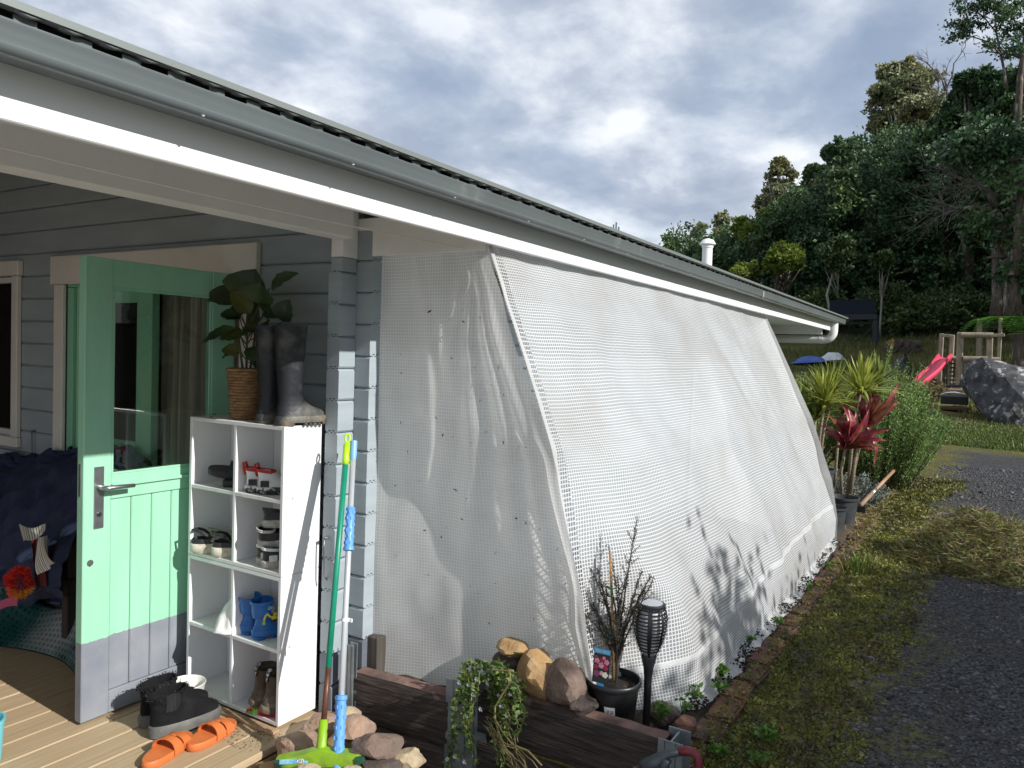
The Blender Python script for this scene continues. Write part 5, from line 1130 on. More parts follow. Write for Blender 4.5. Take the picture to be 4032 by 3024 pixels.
# ---------------------------------------------------------------- spade grip at the bottom edge
gm = mat('grip_dark', (.028, .038, .048), .45, (.05, .06, .07), 12); gm2 = mat('grip_red', (.19, .018, .028), .5, (.12, .012, .02), 10)
def rge(x, y): return ((2500 + x * .27125) / 1.8228, (2700 + y * .27125) / 1.8228)
s0 = PX(*rge(420, 1100), 2.30); spd = thing('spade', 'dark spade handle with red D-grip lying across the bottom edge', 'spade', tuple(s0))
pth = [PX(*rge(x, y), X) for x, y, X in ((120, 1190, 2.27), (330, 1075, 2.29), (480, 990, 2.30), (650, 955, 2.31))]
MB().tube(pth, [.024, .020, .014, .0125], 12).build('yoke', gm, spd, smooth=True)
pth = [PX(*rge(x, y), X) for x, y, X in ((640, 955, 2.31), (760, 945, 2.315), (860, 970, 2.32), (915, 1040, 2.32), (930, 1130, 2.32), (930, 1300, 2.32), (860, 1420, 2.31))]
MB().tube(pth, [.0135, .0145, .0145, .0140, .0135, .013, .012], 12).build('grip', gm2, spd, smooth=True)
pth = [PX(*rge(x, y), X) for x, y, X in ((460, 1060, 2.295), (420, 1160, 2.29), (470, 1340, 2.29), (640, 1440, 2.30), (870, 1420, 2.31))]
MB().tube(pth, [.018, .017, .015, .013, .012], 10).build('yoke_lower', gm, spd, smooth=True)
MB().tube([PX(*rge(160, 1180), 2.275), PX(*rge(-900, 1700), 2.2)], .016, 10).build('shaft', gm, spd, smooth=True)

# ---------------------------------------------------------------- clothes heaped on the chair by the door
drk = mat('chair_dark', (.03, .025, .02), .7)
ch = thing('armchair', 'dark armchair buried in clothes in the shade left of the door', 'armchair', (2.05, 4.1, 0))
for (a, b, nm) in (((2.02, 3.75, .30), (2.36, 4.75, .40), 'seat'), ((2.33, 3.75, .40), (2.40, 4.75, .80), 'backrest'), ((2.02, 3.70, .40), (2.34, 3.75, .58), 'armrest'), ((2.02, 4.755, .40), (2.34, 4.80, .58), 'armrest')): MB().cbox(a, b, .02).build(nm, drk, ch)
for (x, y) in ((2.05, 3.77), (2.32, 3.77), (2.05, 4.70), (2.32, 4.70)): MB().cbox((x, y, .001), (x + .05, y + .05, .30), .005).build('leg', drk, ch)
def drape(name, label, cat, fn, m, nu=40, nv=30, org=(2, 4, .5), th=.0):
    mb = MB(); mb.grid(fn, nu, nv); return one(name, label, cat, mb, m, org, smooth=True)
nav = mat('navy_denim', (.012, .020, .055), .8, (.018, .028, .07), 12, bump=.4, bscale=70)
def jack(u, v):
    y = lerp(3.62, 5.1, u); x = 2.38 - .44 * smooth01(.12, .8, v) - .03 * nz((u * 5, v * 4, 1)); z = .92 + .05 * math.sin(u * 5 + .6) - .05 * smooth01(.5, 1, u) - .62 * smooth01(.15, 1, v) ** 1.1 * (1 + .12 * math.sin(u * 7)) + .045 * nz((u * 7, v * 6, 2)) + .030 * nz((u * 17, v * 13, 6)); x += .05 * nz((u * 12, v * 9, 4)) + .02 * nz((u * 30, v * 20, 1)); return V((x, y, z))
drape('denim_jacket', 'navy denim jacket thrown over the chair back left of the door', 'jacket', jack, nav, 110, 70)
def sleeve(u, v):
    a = 2 * math.pi * u; r = .075 * (1 + .15 * nz((a, v * 6, 3))); return V((1.93 + r * math.cos(a) * .7, 4.62 + r * math.sin(a), lerp(.75, .30, v)))
drape('trouser_leg', 'blue denim trouser leg hanging down with a white hem at the left edge', 'trousers', sleeve, mat('denim_blue', (.02, .04, .10), .8, (.05, .09, .18), 5, lo=.5, hi=.75), 24, 20)
strp = bpy.data.materials.new('striped_cloth'); strp.use_nodes = True
_N = strp.node_tree.nodes; _L = strp.node_tree.links; _uv = _N.new('ShaderNodeUVMap'); _s = _N.new('ShaderNodeSeparateXYZ'); _L.new(_uv.outputs[0], _s.inputs[0]); _w = _N.new('ShaderNodeMath'); _w.operation = 'MULTIPLY'; _w.inputs[1].default_value = 9; _L.new(_s.outputs[0], _w.inputs[0]); _f = _N.new('ShaderNodeMath'); _f.operation = 'FRACT'; _L.new(_w.outputs[0], _f.inputs[0])
_r = _N.new('ShaderNodeValToRGB'); _r.color_ramp.interpolation = 'CONSTANT'; _L.new(_f.outputs[0], _r.inputs[0])
for p_, c_ in ((.35, (.05, .06, .07, 1)), (.5, (.6, .58, .52, 1)), (.75, (.25, .17, .11, 1))): e_ = _r.color_ramp.elements.new(p_); e_.color = c_
_r.color_ramp.elements[0].color = (.6, .58, .53, 1); _r.color_ramp.elements[-1].color = (.5, .48, .45, 1); _L.new(_r.outputs[0], _N['Principled BSDF'].inputs['Base Color'])
def rgl(x, y): return ((x * .6024) / 1.8228, (1700 + y * .6027) / 1.8228)
tw = thing('striped_towel', 'striped tea towel hanging out of the clothes pile', 'towel', tuple(PX(*rgl(220, 700), 1.86)))
def towel1(u, v): a = PX(*rgl(125, 610), 1.88).lerp(PX(*rgl(290, 620), 1.86), u); b = PX(*rgl(160, 735), 1.84).lerp(PX(*rgl(285, 650), 1.85), u); return a.lerp(b, v) + V((-.02 * math.sin(u * 6), 0, .01 * math.sin(u * 9)))
def towel2(u, v): a = PX(*rgl(265, 690), 1.85).lerp(PX(*rgl(300, 680), 1.86), u); b = PX(*rgl(265, 930), 1.85).lerp(PX(*rgl(370, 855), 1.87), u); m_ = PX(*rgl(235, 860), 1.84).lerp(PX(*rgl(320, 820), 1.87), u); return (a * (1 - v) ** 2 + m_ * 2 * v * (1 - v) + b * v * v) + V((-.015 * math.sin(u * 7 + v * 2), 0, 0))
uvgrid('fold', towel1, lambda u, v: (u, v), 14, 8, strp, tw); uvgrid('fold', towel2, lambda u, v: (u, v), 14, 16, strp, tw)
fc = PX(*rgl(125, 985), 1.83); mbf = [MB(), MB()]; P = []; D = []
for i in range(1300):
    d = V(g.normal(size=3)).normalized(); P.append(fc + V((d.x * .03, d.y * .05 + .012 * math.sin(d.z * 5), d.z * .055))); D.append(d)
P = np.array(P); D = np.array(D); lo = (P[:, 2] < fc.z - .012); fl = thing('fluffy_flower', 'fluffy red and yellow flower shaped cushion in the shade', 'cushion', tuple(fc))
cards('red_tufts', P[~lo], D[~lo], rdirs(g, (~lo).sum()), g.uniform(.02, .035, (~lo).sum()), np.full((~lo).sum(), .006), mat('tuft_red', (.65, .03, .015), .8, island=.4), fl)['kind'] = 'stuff'
cards('yellow_tufts', P[lo], D[lo], rdirs(g, lo.sum()), g.uniform(.02, .035, lo.sum()), np.full(lo.sum(), .006), mat('tuft_yellow', (.70, .36, .02), .8, (.65, .10, .06), 14, island=.4), fl)['kind'] = 'stuff'
def crochet():
    m = mesh_mat('crochet', .35, 0, (.008, .10, .09), 34, 34, .26); return m
bl = thing('crochet_blanket', 'teal crochet blanket heaped on the deck in the shade', 'blanket', (1.75, 4.1, 0))
def blk_(u, v, off=0):
    x = lerp(1.86 + .10 * math.sin(u * 5), 2.36, v); y = lerp(3.30, 5.2, u); e = min(1, v * 3.2) * min(1, (1 - v) * 8 + .3) * min(1, u * 5); h = (.24 + .11 * math.sin(u * 9 + 1) + .09 * nz((u * 6, v * 4, 1))) * e * (.55 + .45 * smooth01(0, .5, u))
    return V((x + .05 * math.sin(u * 8) * (1 - v), y, .012 + max(0, h) + off))
uvgrid('lace_layer', blk_, lambda u, v: (u * 1.9, v * .7), 70, 30, crochet(), bl); uvgrid('under_layer', lambda u, v: blk_(u, v, -.008), lambda u, v: (u, v), 50, 24, mat('blanket_dark', (.003, .022, .02), .9), bl)
mb = MB(); pk = PX(*rgl(40, 1120), 1.80); mb.grid(lambda u, v: pk + V((.02 * math.sin(u * 7), lerp(-.10, .12, u), lerp(-.02, .02, v) - .03 * u + .02 * math.sin(u * 5))), 16, 4); one('pink_cloth', 'pink cloth poking out under the flower cushion', 'cloth', mb, mat('pink_cloth', (.35, .06, .13), .8), tuple(pk), smooth=True)
mb = MB(); rd = PX(*rgl(235, 760), 1.90); mb.grid(lambda u, v: PX(*rgl(lerp(205, 310, u) + 30 * v, lerp(700, 1010, v)), 1.92 + .02 * math.sin(u * 8)), 10, 14); one('red_garment', 'dark red garment hanging behind the striped towel', 'garment', mb, mat('red_garment', (.12, .01, .02), .8), tuple(rd), smooth=True)

# ================================================================ GARDEN BEYOND THE SHEET
def r6(x, y): return ((3000 + x * .5426) / 1.8228, (1100 + y * .5426) / 1.8228)
def r7(x, y): return ((2600 + x * .7232) / 1.8228, (y * .7232) / 1.8228)
FWD = CR @ V((0, 0, -1))
def dep(p): return (V(p) - V((0, 0, CAMZ))).dot(FWD)
g = np.random.default_rng(77)
# black pots with canes
def pot(c, r, h, label, grp='black pots behind the sheet'):
    return one('plant_pot', label, 'pot', MB().lathe([(r * .75, 0), (r * .95, h * .92), (r * 1.06, h * .93), (r * 1.08, h), (r * .98, h), (r * .93, h * .86), (0, h * .84)], c, 28, cap=False), mat('pot_grey', (.035, .038, .042), .5, (.06, .065, .07), 6), tuple(c), grp, auto=40)
pot(V((7.05, 1.06, .10)), .125, .24, 'dark grey pot rim showing right past the end of the sheet'); pot(V((7.45, 1.03, .10)), .135, .27, 'larger dark pot behind the front one holding the red cordyline'); pot(V((7.95, 1.33, .12)), .15, .42, 'blue grey pot behind the red cordyline stems')
cane = mat('cane', (.30, .24, .16), .8, (.18, .14, .09), 6, stretch=(1, 1, 12), bump=.5)
def strap_leaf(mb, b, d, Ln, w, droop, side=None):
    d = V(d).normalized(); s = (side or d.cross(V((0, 0, 1)))); s = s.normalized() if s.length > .01 else V((1, 0, 0)); pts = []
    for k in range(6):
        t = k / 5; pts.append((b + d * (Ln * t) + V((0, 0, -droop * Ln * t * t)), w * (.45 + .55 * math.sin(math.pi * min(1, t * .8 + .2))) * (1 - t ** 4 * .92)))
    up = d.cross(s).normalized(); ids = []
    for p, hw in pts: ids.append((mb.pt(p - s * hw + up * hw * .35), mb.pt(p), mb.pt(p + s * hw + up * hw * .35)))
    for a, c in zip(ids, ids[1:]): mb.face(a[0], a[1], c[1], c[0]); mb.face(a[1], a[2], c[2], c[1])
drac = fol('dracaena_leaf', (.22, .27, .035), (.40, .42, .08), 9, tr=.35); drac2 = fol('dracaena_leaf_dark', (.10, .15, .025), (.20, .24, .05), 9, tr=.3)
def dracaena(px, X, base, n, Ln, label, m, seed, lean=.0):
    c = PX(*r6(*px), X); t = thing('dracaena', label, 'dracaena', tuple(base), 'yellow striped dracaenas'); gg = np.random.default_rng(seed)
    MB().tube([V(base), V(base).lerp(c, .5) + V((.01, .02, 0)), c], [.017, .014, .013], 8).build('cane', cane, t, smooth=True)
    for i in range(n):
        a = gg.uniform(0, 6.28); el = gg.uniform(.05, 1.45); mb = MB(); d = V((math.cos(a) * math.cos(el), math.sin(a) * math.cos(el), math.sin(el))); strap_leaf(mb, c + V((0, 0, gg.uniform(-.05, .02))), d, Ln * gg.uniform(.75, 1.1), .014, .12 + .25 * (el < .5)); mb.build('leaf', m, t, smooth=True)
    return t
dracaena((722, 800), 7.55, (7.5, 1.0, .38), 90, .38, 'yellow green dracaena head on the tallest pale cane, right', drac, 1)
dracaena((455, 880), 7.9, (7.95, 1.33, .5), 95, .42, 'olive dracaena head on a bent cane, left beside the sheet', drac, 2)
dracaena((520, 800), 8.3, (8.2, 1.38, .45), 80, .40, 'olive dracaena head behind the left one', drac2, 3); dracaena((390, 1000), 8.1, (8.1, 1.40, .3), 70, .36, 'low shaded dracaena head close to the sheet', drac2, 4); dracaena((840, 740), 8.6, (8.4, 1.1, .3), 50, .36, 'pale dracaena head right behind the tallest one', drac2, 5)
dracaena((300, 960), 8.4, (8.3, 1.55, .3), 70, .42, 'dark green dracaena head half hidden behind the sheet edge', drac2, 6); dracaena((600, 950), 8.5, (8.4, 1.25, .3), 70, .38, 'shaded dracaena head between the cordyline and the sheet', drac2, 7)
# red cordyline
cor = fol('cordyline_leaf', (.18, .020, .030), (.36, .055, .07), 7, tr=.35, rough=.32, col3=(.50, .24, .21), scale3=7, lo3=.50, hi3=.68); cor2 = fol('cordyline_bronze', (.16, .050, .022), (.28, .11, .05), 6, tr=.3, rough=.35)
def cordyline(px, X, base, tips, label, seed):
    c = PX(*r6(*px), X); t = thing('cordyline', label, 'cordyline', tuple(base), 'red cordylines'); gg = np.random.default_rng(seed)
    MB().tube([V(base), V(base).lerp(c, .5) + V((0, .02, 0)), c], [.016, .014, .012], 8).build('cane', cane, t, smooth=True)
    for i, (tx, ty, w, dx) in enumerate(tips):
        e = PX(*r6(tx, ty), X + dx); mb = MB(); b = c + V((0, 0, gg.uniform(-.01, .05))); d = e - b; nrm = V((-.55, -.75, .55)); 
        leaf_mesh(mb, b, e, w * 1.35, nrm, .12 + .1 * gg.random(), 10, 4, .35); mb.build('leaf', cor2 if i % 4 == 3 else cor, t, smooth=True)
cordyline((605, 1235), 7.35, (7.42, 1.04, .40), [(640, 930, .075, -.02), (690, 960, .06, .05), (560, 950, .05, .05), (470, 960, .05, .08), (390, 1040, .035, .05), (430, 1090, .05, -.05), (530, 1000, .07, 0), (740, 1060, .06, -.05), (790, 940, .055, .05), (720, 1090, .05, .1), (920, 1085, .055, -.06), (890, 1220, .045, -.08), (850, 1240, .03, 0), (560, 1100, .04, -.1), (900, 1160, .05, .0), (480, 1240, .03, .06), (600, 900, .05, .06)], 'red leaved cordyline with drooping pinkish leaves, lower head', 11)
cordyline((742, 1070), 7.6, (7.48, .97, .40), [(800, 720, .07, .05), (640, 730, .05, .02), (1010, 750, .045, .0), (990, 850, .055, -.06), (620, 880, .06, .05), (510, 880, .04, .08), (760, 790, .08, -.03), (860, 830, .07, 0), (1000, 890, .045, .03), (690, 800, .06, .06), (830, 1370, .035, -.03), (780, 1180, .03, .03), (940, 930, .05, .06), (700, 900, .07, -.06)], 'dark red cordyline head above the lower one', 12)
# rosemary and silver bush
def needle_bush(name, label, cat, c, n, h, rx, ry, m, seed, nn, nl, lean=.25, tall=.0, wd=.2):
    gg = np.random.default_rng(seed); t = thing(name, label, cat, tuple(c)); mb = MB(); P = []; D = []
    for i in range(n):
        a = gg.uniform(0, 6.28); r = math.sqrt(gg.random()); b = V(c) + V((rx * .45 * r * math.cos(a), ry * .45 * r * math.sin(a), -.02)); hh = h * (1 - .45 * r * r) * gg.uniform(.75, 1.08) * (1 + tall * (gg.random() > .88)); top = b + V((rx * .62 * r * math.cos(a), ry * .62 * r * math.sin(a), hh)); pts = [b.lerp(top, q) + V((gg.normal() * .012, gg.normal() * .012, -.02 * math.sin(q * 3))) for q in np.linspace(0, 1, 7)]
        mb.tube(pts, [.006 - .0008 * k for k in range(7)], 4)
        for q in range(nn):
            s = gg.random() ** .6; k = min(5, int(s * 6)); p = pts[k].lerp(pts[k + 1], s * 6 - k); d = (pts[k + 1] - pts[k]).normalized(); o = V(gg.normal(size=3)).normalized(); P.append(p); D.append((o * .75 + d * .7).normalized())
    mb.build('stems', mat('woody_stem', (.08, .06, .04), .8), t)
    k = len(P); cards('foliage', P, D, rdirs(gg, k), gg.uniform(.7, 1.2, k) * nl, np.full(k, nl * wd), m, t)['kind'] = 'stuff'; return t
ros = fol('rosemary_leaf', (.13, .23, .05), (.23, .34, .10), 3, tr=.15, isl=.5)
needle_bush('rosemary_bush', 'big upright rosemary bush beside the gravel drive', 'bush', (9.75, .98, .17), 440, 1.42, .78, .66, ros, 5, 135, .042, tall=.15)
needle_bush('rosemary_bush', 'taller rosemary stems rising behind the dracaenas', 'bush', (9.6, 2.0, .17), 160, 1.30, .8, .75, ros, 6, 90, .040, tall=.3)
needle_bush('silver_bush', 'low grey leaved bush beside the wooden tool handle', 'bush', (8.55, 1.12, .12), 170, .36, .42, .36, fol('silver_leaf', (.22, .25, .21), (.32, .35, .31), 6, tr=.1, isl=.3), 7, 60, .024, wd=.4)
# hoe leaning by the bushes
hA = PX(*r6(955, 1390), 9.0); hB = PX(*r6(715, 1640), 7.7); ho = thing('hoe', 'long wooden handled garden tool with a metal ferrule leaning over the bed', 'garden tool', tuple(hB)); dd = hA - hB
MB().tube([hB + dd * .40, hA], .017, 10).build('handle', mat('handle_wood', (.30, .16, .085), .6, (.40, .24, .14), 4), ho, smooth=True)
MB().tube([hB + dd * .33, hB + dd * .43], .019, 10).build('ferrule', mat('ferrule', (.6, .6, .6), .3, metal=.8), ho, smooth=True); MB().tube([hB, hB + dd * .34], [.022, .018], 10).build('neck', mat('neck_wood', (.26, .17, .11), .7), ho, smooth=True)
MB().cbox(hB + V((-.04, -.05, -.06)), hB + V((-.025, .07, .0)), .004).build('blade', mat('blade_dark', (.02, .02, .02), .5), ho)
# straw in the bed beyond the sheet
n = 1500; X = g.uniform(6.9, 9.2, n); Y = g.uniform(.78, 1.05, n) + .0; P = np.stack([X, Y, np.array([gz(a, b) for a, b in zip(X, Y)]) + .03 * g.random(n)], 1); D = rdirs(g, n); D[:, 2] *= .3; D /= np.linalg.norm(D, axis=1, keepdims=True)
props(cards('straw', P, D, rdirs(g, n), g.uniform(.05, .14, n), np.full(n, .006), drym), 'dry straw on the soil between the bricks and the pots', 'straw', kind='stuff')

# ---------------------------------------------------------------- boulder, junk, play tower
bc_ = PX(*r6(1830, 850), 18.2); lich = mat('boulder_stone', (.030, .030, .032), .9, (.085, .085, .088), 5, bump=1, bscale=9, col3=(.42, .42, .40), scale3=6, lo3=.55, hi3=.66)
one('boulder', 'big dark boulder with white lichen at the right edge', 'boulder', rock_mb(bc_, (1.10, 1.28, .84), 93, -.4, 4, .56, .78), lich, tuple(bc_), auto=22)
def P6(x, y, X): return PX(*r6(x, y), X)
junk = mat('junk_black', (.012, .013, .014), .35); jk = thing('junk_stack', 'stack of black boards and old timber beside the boulder', 'junk stack', tuple(P6(1400, 930, 19.6)))
for (a, b, X, w, h, m) in (((1300, 930), (1510, 940), 19.2, .5, .07, mat('junk_brown', (.10, .06, .035), .8)), ((1300, 870), (1500, 880), 19.4, .6, .18, junk), ((1310, 845), (1500, 850), 19.6, .5, .05, junk), ((1350, 800), (1540, 805), 19.8, .5, .05, mat('junk_timber', (.35, .24, .15), .7)), ((1340, 775), (1560, 772), 20.0, .5, .06, junk), ((1430, 757), (1570, 757), 20.1, .4, .04, mat('junk_blue', (.03, .05, .09), .5))):
    mb = MB(); beam(mb, P6(*a, X), P6(*b, X), w, h, .01); mb.build('board', m, jk)
mb = MB(); mb.tube([P6(x, y, 19.0) for x, y in ((1300, 838), (1340, 824), (1400, 822), (1470, 835), (1500, 842))], .022, 8); mb.build('pipe', mat('pipe_grey', (.45, .48, .5), .4), jk, smooth=True); mb = MB(); mb.tube([P6(x, y, 19.6) for x, y in ((1525, 800), (1508, 785), (1515, 768), (1540, 768), (1565, 772))], .022, 8); mb.build('pipe', mat('pipe_grey', (.45, .48, .5), .4), jk, smooth=True)
tim = mat('play_timber', (.30, .25, .18), .8, (.20, .165, .12), 3, stretch=(6, 6, 1), bump=.3, col3=(.13, .11, .08), scale3=2, lo3=.55, hi3=.75); tow = thing('play_tower', 'weathered timber climbing frame with the pink slide', 'climbing frame', tuple(P6(1430, 780, 24.5)))
for (a, b, X, w) in (((1305, 392), (1283, 800), 25.4, .12), ((1383, 402), (1360, 800), 24.8, .12), ((1440, 385), (1426, 800), 24, .16), ((1655, 390), (1643, 800), 24, .15), ((1582, 290), (1572, 720), 26.5, .15), ((1733, 280), (1712, 740), 26, .10)):
    mb = MB(); beam(mb, P6(*b, X), P6(*a, X), w, w, .02); mb.build('post', tim, tow)
for (a, b, X, r) in (((1445, 403), (1680, 406), 23.9, .075), ((1462, 577), (1640, 580), 23.9, .08), ((1375, 570), (1435, 580), 24.6, .07), ((1660, 580), (1730, 585), 25, .07)): MB().tube([P6(*a, X), P6(*b, X)], r, 12).build('log_rail', tim, tow, auto=50)
for (a, b, X) in (((1300, 405), (1375, 412), 25, ), ((1672, 407), (1762, 404), 25.6)): mb = MB(); beam(mb, P6(*a, X), P6(*b, X), .05, .09, .01); mb.build('rail', tim, tow)
for k in range(6): mb = MB(); beam(mb, P6(1365, 610 + k * 30, 24.7), P6(1425, 612 + k * 30, 24.2), .04, .05, .006); mb.build('rung', mat('play_dark', (.05, .04, .03), .8), tow)
for x in (1325, 1345): mb = MB(); beam(mb, P6(x, 640, 25), P6(x - 4, 795, 25), .04, .05, .006); mb.build('rung', _m['play_dark'], tow)
MB().box(P6(1458, 745, 24.1), P6(1618, 602, 24.13)).build('panel', mat('acrylic_grey', (.30, .33, .31), .25, (.15, .18, .16), 1.5), tow)
sl_ = [((1283, 546), (1386, 550), 24.6), ((1262, 556), (1366, 560), 24.4), ((1238, 590), (1338, 600), 24.1), ((1195, 640), (1290, 655), 23.7), ((1140, 688), (1228, 705), 23.3), ((1103, 722), (1180, 742), 23.0), ((1094, 770), (1160, 790), 22.7), ((1088, 835), (1148, 850), 22.5)]
mb = MB(); rr_ = []
for (a, b, X) in sl_:
    A = P6(*a, X + .25); B = P6(*b, X - .15); u_ = V((0, 0, 1)); rr_.append([A, A + u_ * .05 + (B - A) * .10, A + (B - A) * .18 - u_ * .06, A.lerp(B, .5) - u_ * .09, A + (B - A) * .82 - u_ * .06, A + (B - A) * .90 + u_ * .05, B, A.lerp(B, .9) - u_ * .14, A.lerp(B, .5) - u_ * .15, A.lerp(B, .1) - u_ * .14])
mb.rings(rr_); one('slide', 'bright pink plastic slide coming down from the climbing frame', 'slide', mb, mat('slide_pink', (.62, .055, .11), .4), tuple(P6(1140, 830, 22.5)), smooth=True)

# ---------------------------------------------------------------- things on the slope behind
ston = mat('stand_dark', (.012, .016, .022), .6); clo = mat('shade_cloth', (.006, .012, .024), .9); ts = thing('raised_stand', 'dark raised platform on posts with a black shade cloth screen', 'platform', tuple(P6(820, 550, 36)))
MB().box(P6(487, 262, 36), P6(830, 150, 36.05)).build('screen', clo, ts)
for (a, b, X, w) in (((480, 265), (482, 585), 36, .16), ((822, 255), (818, 560), 36, .18), ((832, 270), (855, 560), 37.5, .12), ((440, 450), (425, 600), 37, .06), ((475, 450), (462, 600), 37, .06)):
    mb = MB(); beam(mb, P6(*b, X), P6(*a, X), w, w, .01); mb.build('post', ston, ts)
for (a, b, X, w) in (((480, 275), (835, 272), 35.9, .22), ((600, 318), (830, 318), 36.3, .10), ((590, 395), (740, 545), 36, .035), ((830, 330), (560, 545), 36.1, .035)): mb = MB(); beam(mb, P6(*a, X), P6(*b, X), .1, w, .005); mb.build('brace', ston, ts)
for k in range(5): mb = MB(); beam(mb, P6(433 - k * 2, 470 + k * 25, 37), P6(474 - k * 2, 470 + k * 25, 37), .03, .04, .004); mb.build('ladder_rung', ston, ts)
wp = thing('log_pile', 'stack of dark cut logs on the slope', 'log pile', tuple(P6(1000, 540, 33))); lg = mat('log_bark', (.05, .035, .028), .85, (.09, .065, .05), 5, bump=.6); le = mat('log_end', (.24, .12, .06), .8)
for (x, y, L_, k) in ((930, 470, 60, 1), (905, 500, 100, 0), (960, 495, 120, 0), (1040, 470, 110, 0), (1080, 480, 60, 0), (910, 525, 90, 0), (1000, 522, 130, 0), (1070, 515, 90, 0), (980, 470, 80, 0), (1050, 500, 100, 0)):
    a = P6(x, y, 33); b = P6(x + L_ * .8, y + 4, 33.6); MB().tube([a, b], .17, 10).build('log', le if k else lg, wp, auto=50)
def lump(name, label, cat, a, b, X, h, m, seed):
    A = P6(*a, X); B = P6(*b, X); one(name, label, cat, MB().grid(lambda u, v: A.lerp(B, u) + V((lerp(-.6, .6, v), 0, h * math.sin(math.pi * u) ** .5 * math.sin(math.pi * v) ** .6 * (1 + .5 * nz((u * 4, v * 4, seed))) - .05)), 24, 12), m, tuple(A.lerp(B, .5)), smooth=True)
lump('blue_tarp', 'blue tarpaulin lying on the slope below the platform', 'tarp', (225, 603), (470, 590), 30, .22, mat('tarp_blue', (.01, .06, .32), .5), 1); lump('white_sheet', 'crumpled white cloth beside the blue tarpaulin', 'cloth', (425, 585), (590, 575), 30.5, .30, mat('cloth_white', (.55, .57, .58), .7), 2); lump('black_heap', 'black covered heap on the grass left of the slide', 'heap', (955, 645), (1080, 650), 27, .42, mat('heap_black', (.010, .012, .014), .45, bump=.5), 3); lump('dark_bin', 'small dark heap between cloth and platform post', 'heap', (770, 560), (830, 565), 34, .3, mat('heap_black'  , (.01, .01, .01)), 4)

# ---------------------------------------------------------------- trees
bark = mat('bark_grey', (.13, .105, .085), .9, (.06, .046, .036), 3, stretch=(3, 3, .8), bump=1, bscale=5, col3=(.36, .33, .29), scale3=1.6, lo3=.56, hi3=.64); barkp = mat('bark_pale', (.42, .40, .36), .8, (.25, .23, .20), 3, stretch=(3, 3, .5))
def crown_pts(gg, c, r, ncl, nl, hollow=.55, flat=.7, cs=.16):
    P = []; 
    for i in range(ncl):
        d = gg.normal(size=3); d /= np.linalg.norm(d); s = hollow + (1 - hollow) * gg.random(); s *= 1 + .10 * gg.normal(); q = np.array(c) + d * np.array(r) * s
        k = cs * (r[0] + r[1] + r[2]) / 3 * gg.uniform(.7, 1.5); o = gg.normal(size=(nl, 3)) * .5; P.append(q + o * np.array((k, k, k * flat)))
    return np.concatenate(P)
def tree(name, label, cat, X, crowns, m, seed, size, trunk=None, tm=None, tr=.2, group=None, ncl=60, nl=60, flat=.7, limbs=True, cs=.16, hollow=.55, droop=0):
    """crowns: list of (x, y, rx, ry) outlines in the picture, given real depth X"""
    gg = np.random.default_rng(seed); tm = tm or bark; CC = []
    for (x, y, rx, ry) in crowns:
        c = PX(*r7(x, y), X + gg.normal() * .02 * X); f = dep(c) * .7232 / 3028; CC.append((c, (rx * f * .9, rx * f, ry * f)))
    if trunk: base = PX(*r7(*trunk), X); base.z = min(base.z, gz(base.x, base.y)) - .2
    else: base = V((CC[0][0].x, CC[0][0].y, 0)); base.z = gz(base.x, base.y) - .2
    t = thing(name, label, cat, tuple(base), group); mb = MB(); top = max(CC, key=lambda q: q[0].z)[0]; mid = base.lerp(top, .5) + V((gg.normal() * .3, gg.normal() * .4, 0))
    mb.tube([base, base.lerp(mid, .5), mid, mid.lerp(top, .6), top], [tr * 1.25, tr, tr * .8, tr * .5, tr * .2], 10)
    if limbs:
        for c, r in CC:
            for k in range(6):
                d = V(gg.normal(size=3)); e = c + V((d.x * r[0] * .5, d.y * r[1] * .5, d.z * r[2] * .4)); s = base.lerp(top, gg.uniform(.45, .85)); mb.tube([s, s.lerp(e, .5) + V((0, 0, -.05 * (e - s).length)), e], [tr * .35, tr * .2, tr * .08], 6)
    mb.build('trunk', tm, t, smooth=True)
    P = np.concatenate([crown_pts(gg, c, r, ncl, nl, hollow, flat, cs) for c, r in CC]); n = len(P); D = rdirs(gg, n); D[:, 2] -= droop; D /= np.linalg.norm(D, axis=1, keepdims=True)
    cards('crown', P, D, rdirs(gg, n), gg.uniform(.6, 1.3, n) * size, gg.uniform(.4, .7, n) * size, m, t, bend=.1); return t
LD_ = fol('leaf_dark', (.045, .10, .042), (.095, .165, .055), .25, tr=.2, isl=.5); LO = fol('leaf_olive', (.17, .20, .09), (.27, .28, .15), .35, tr=.25, isl=.4, col3=(.24, .22, .07), scale3=.25, lo3=.50, hi3=.65); LB = fol('leaf_bright', (.12, .18, .022), (.20, .25, .04), .6, tr=.35, isl=.4); LM = fol('leaf_mid', (.040, .078, .022), (.07, .115, .032), .5, tr=.22, isl=.5)
G1 = 'gum trees on the skyline'
tree('gum_tree', 'tall olive gum tree on the skyline right of the sky gap', 'tree', 74, [(1340, 560, 200, 170), (1300, 400, 110, 70), (1400, 450, 70, 80), (1220, 520, 80, 60), (1460, 620, 130, 110), (1230, 690, 100, 70)], LO, 31, .36, (1330, 1000), barkp, .35, G1, ncl=44, nl=110, flat=.40, cs=.20)
tree('gum_tree', 'smaller gum tree with brownish top in the middle of the skyline', 'tree', 82, [(655, 960, 90, 60), (650, 900, 45, 35), (680, 1060, 90, 70), (600, 1100, 80, 80), (690, 1140, 90, 60)], LO, 32, .34, (660, 1400), barkp, .28, G1, ncl=34, nl=90, flat=.40, cs=.22)
tree('gum_tree', 'pale rounded gum tree above the vent pipe', 'tree', 95, [(335, 1210, 48, 65), (320, 1290, 60, 60)], LO, 33, .36, (330, 1500), barkp, .25, G1, ncl=40, nl=40)
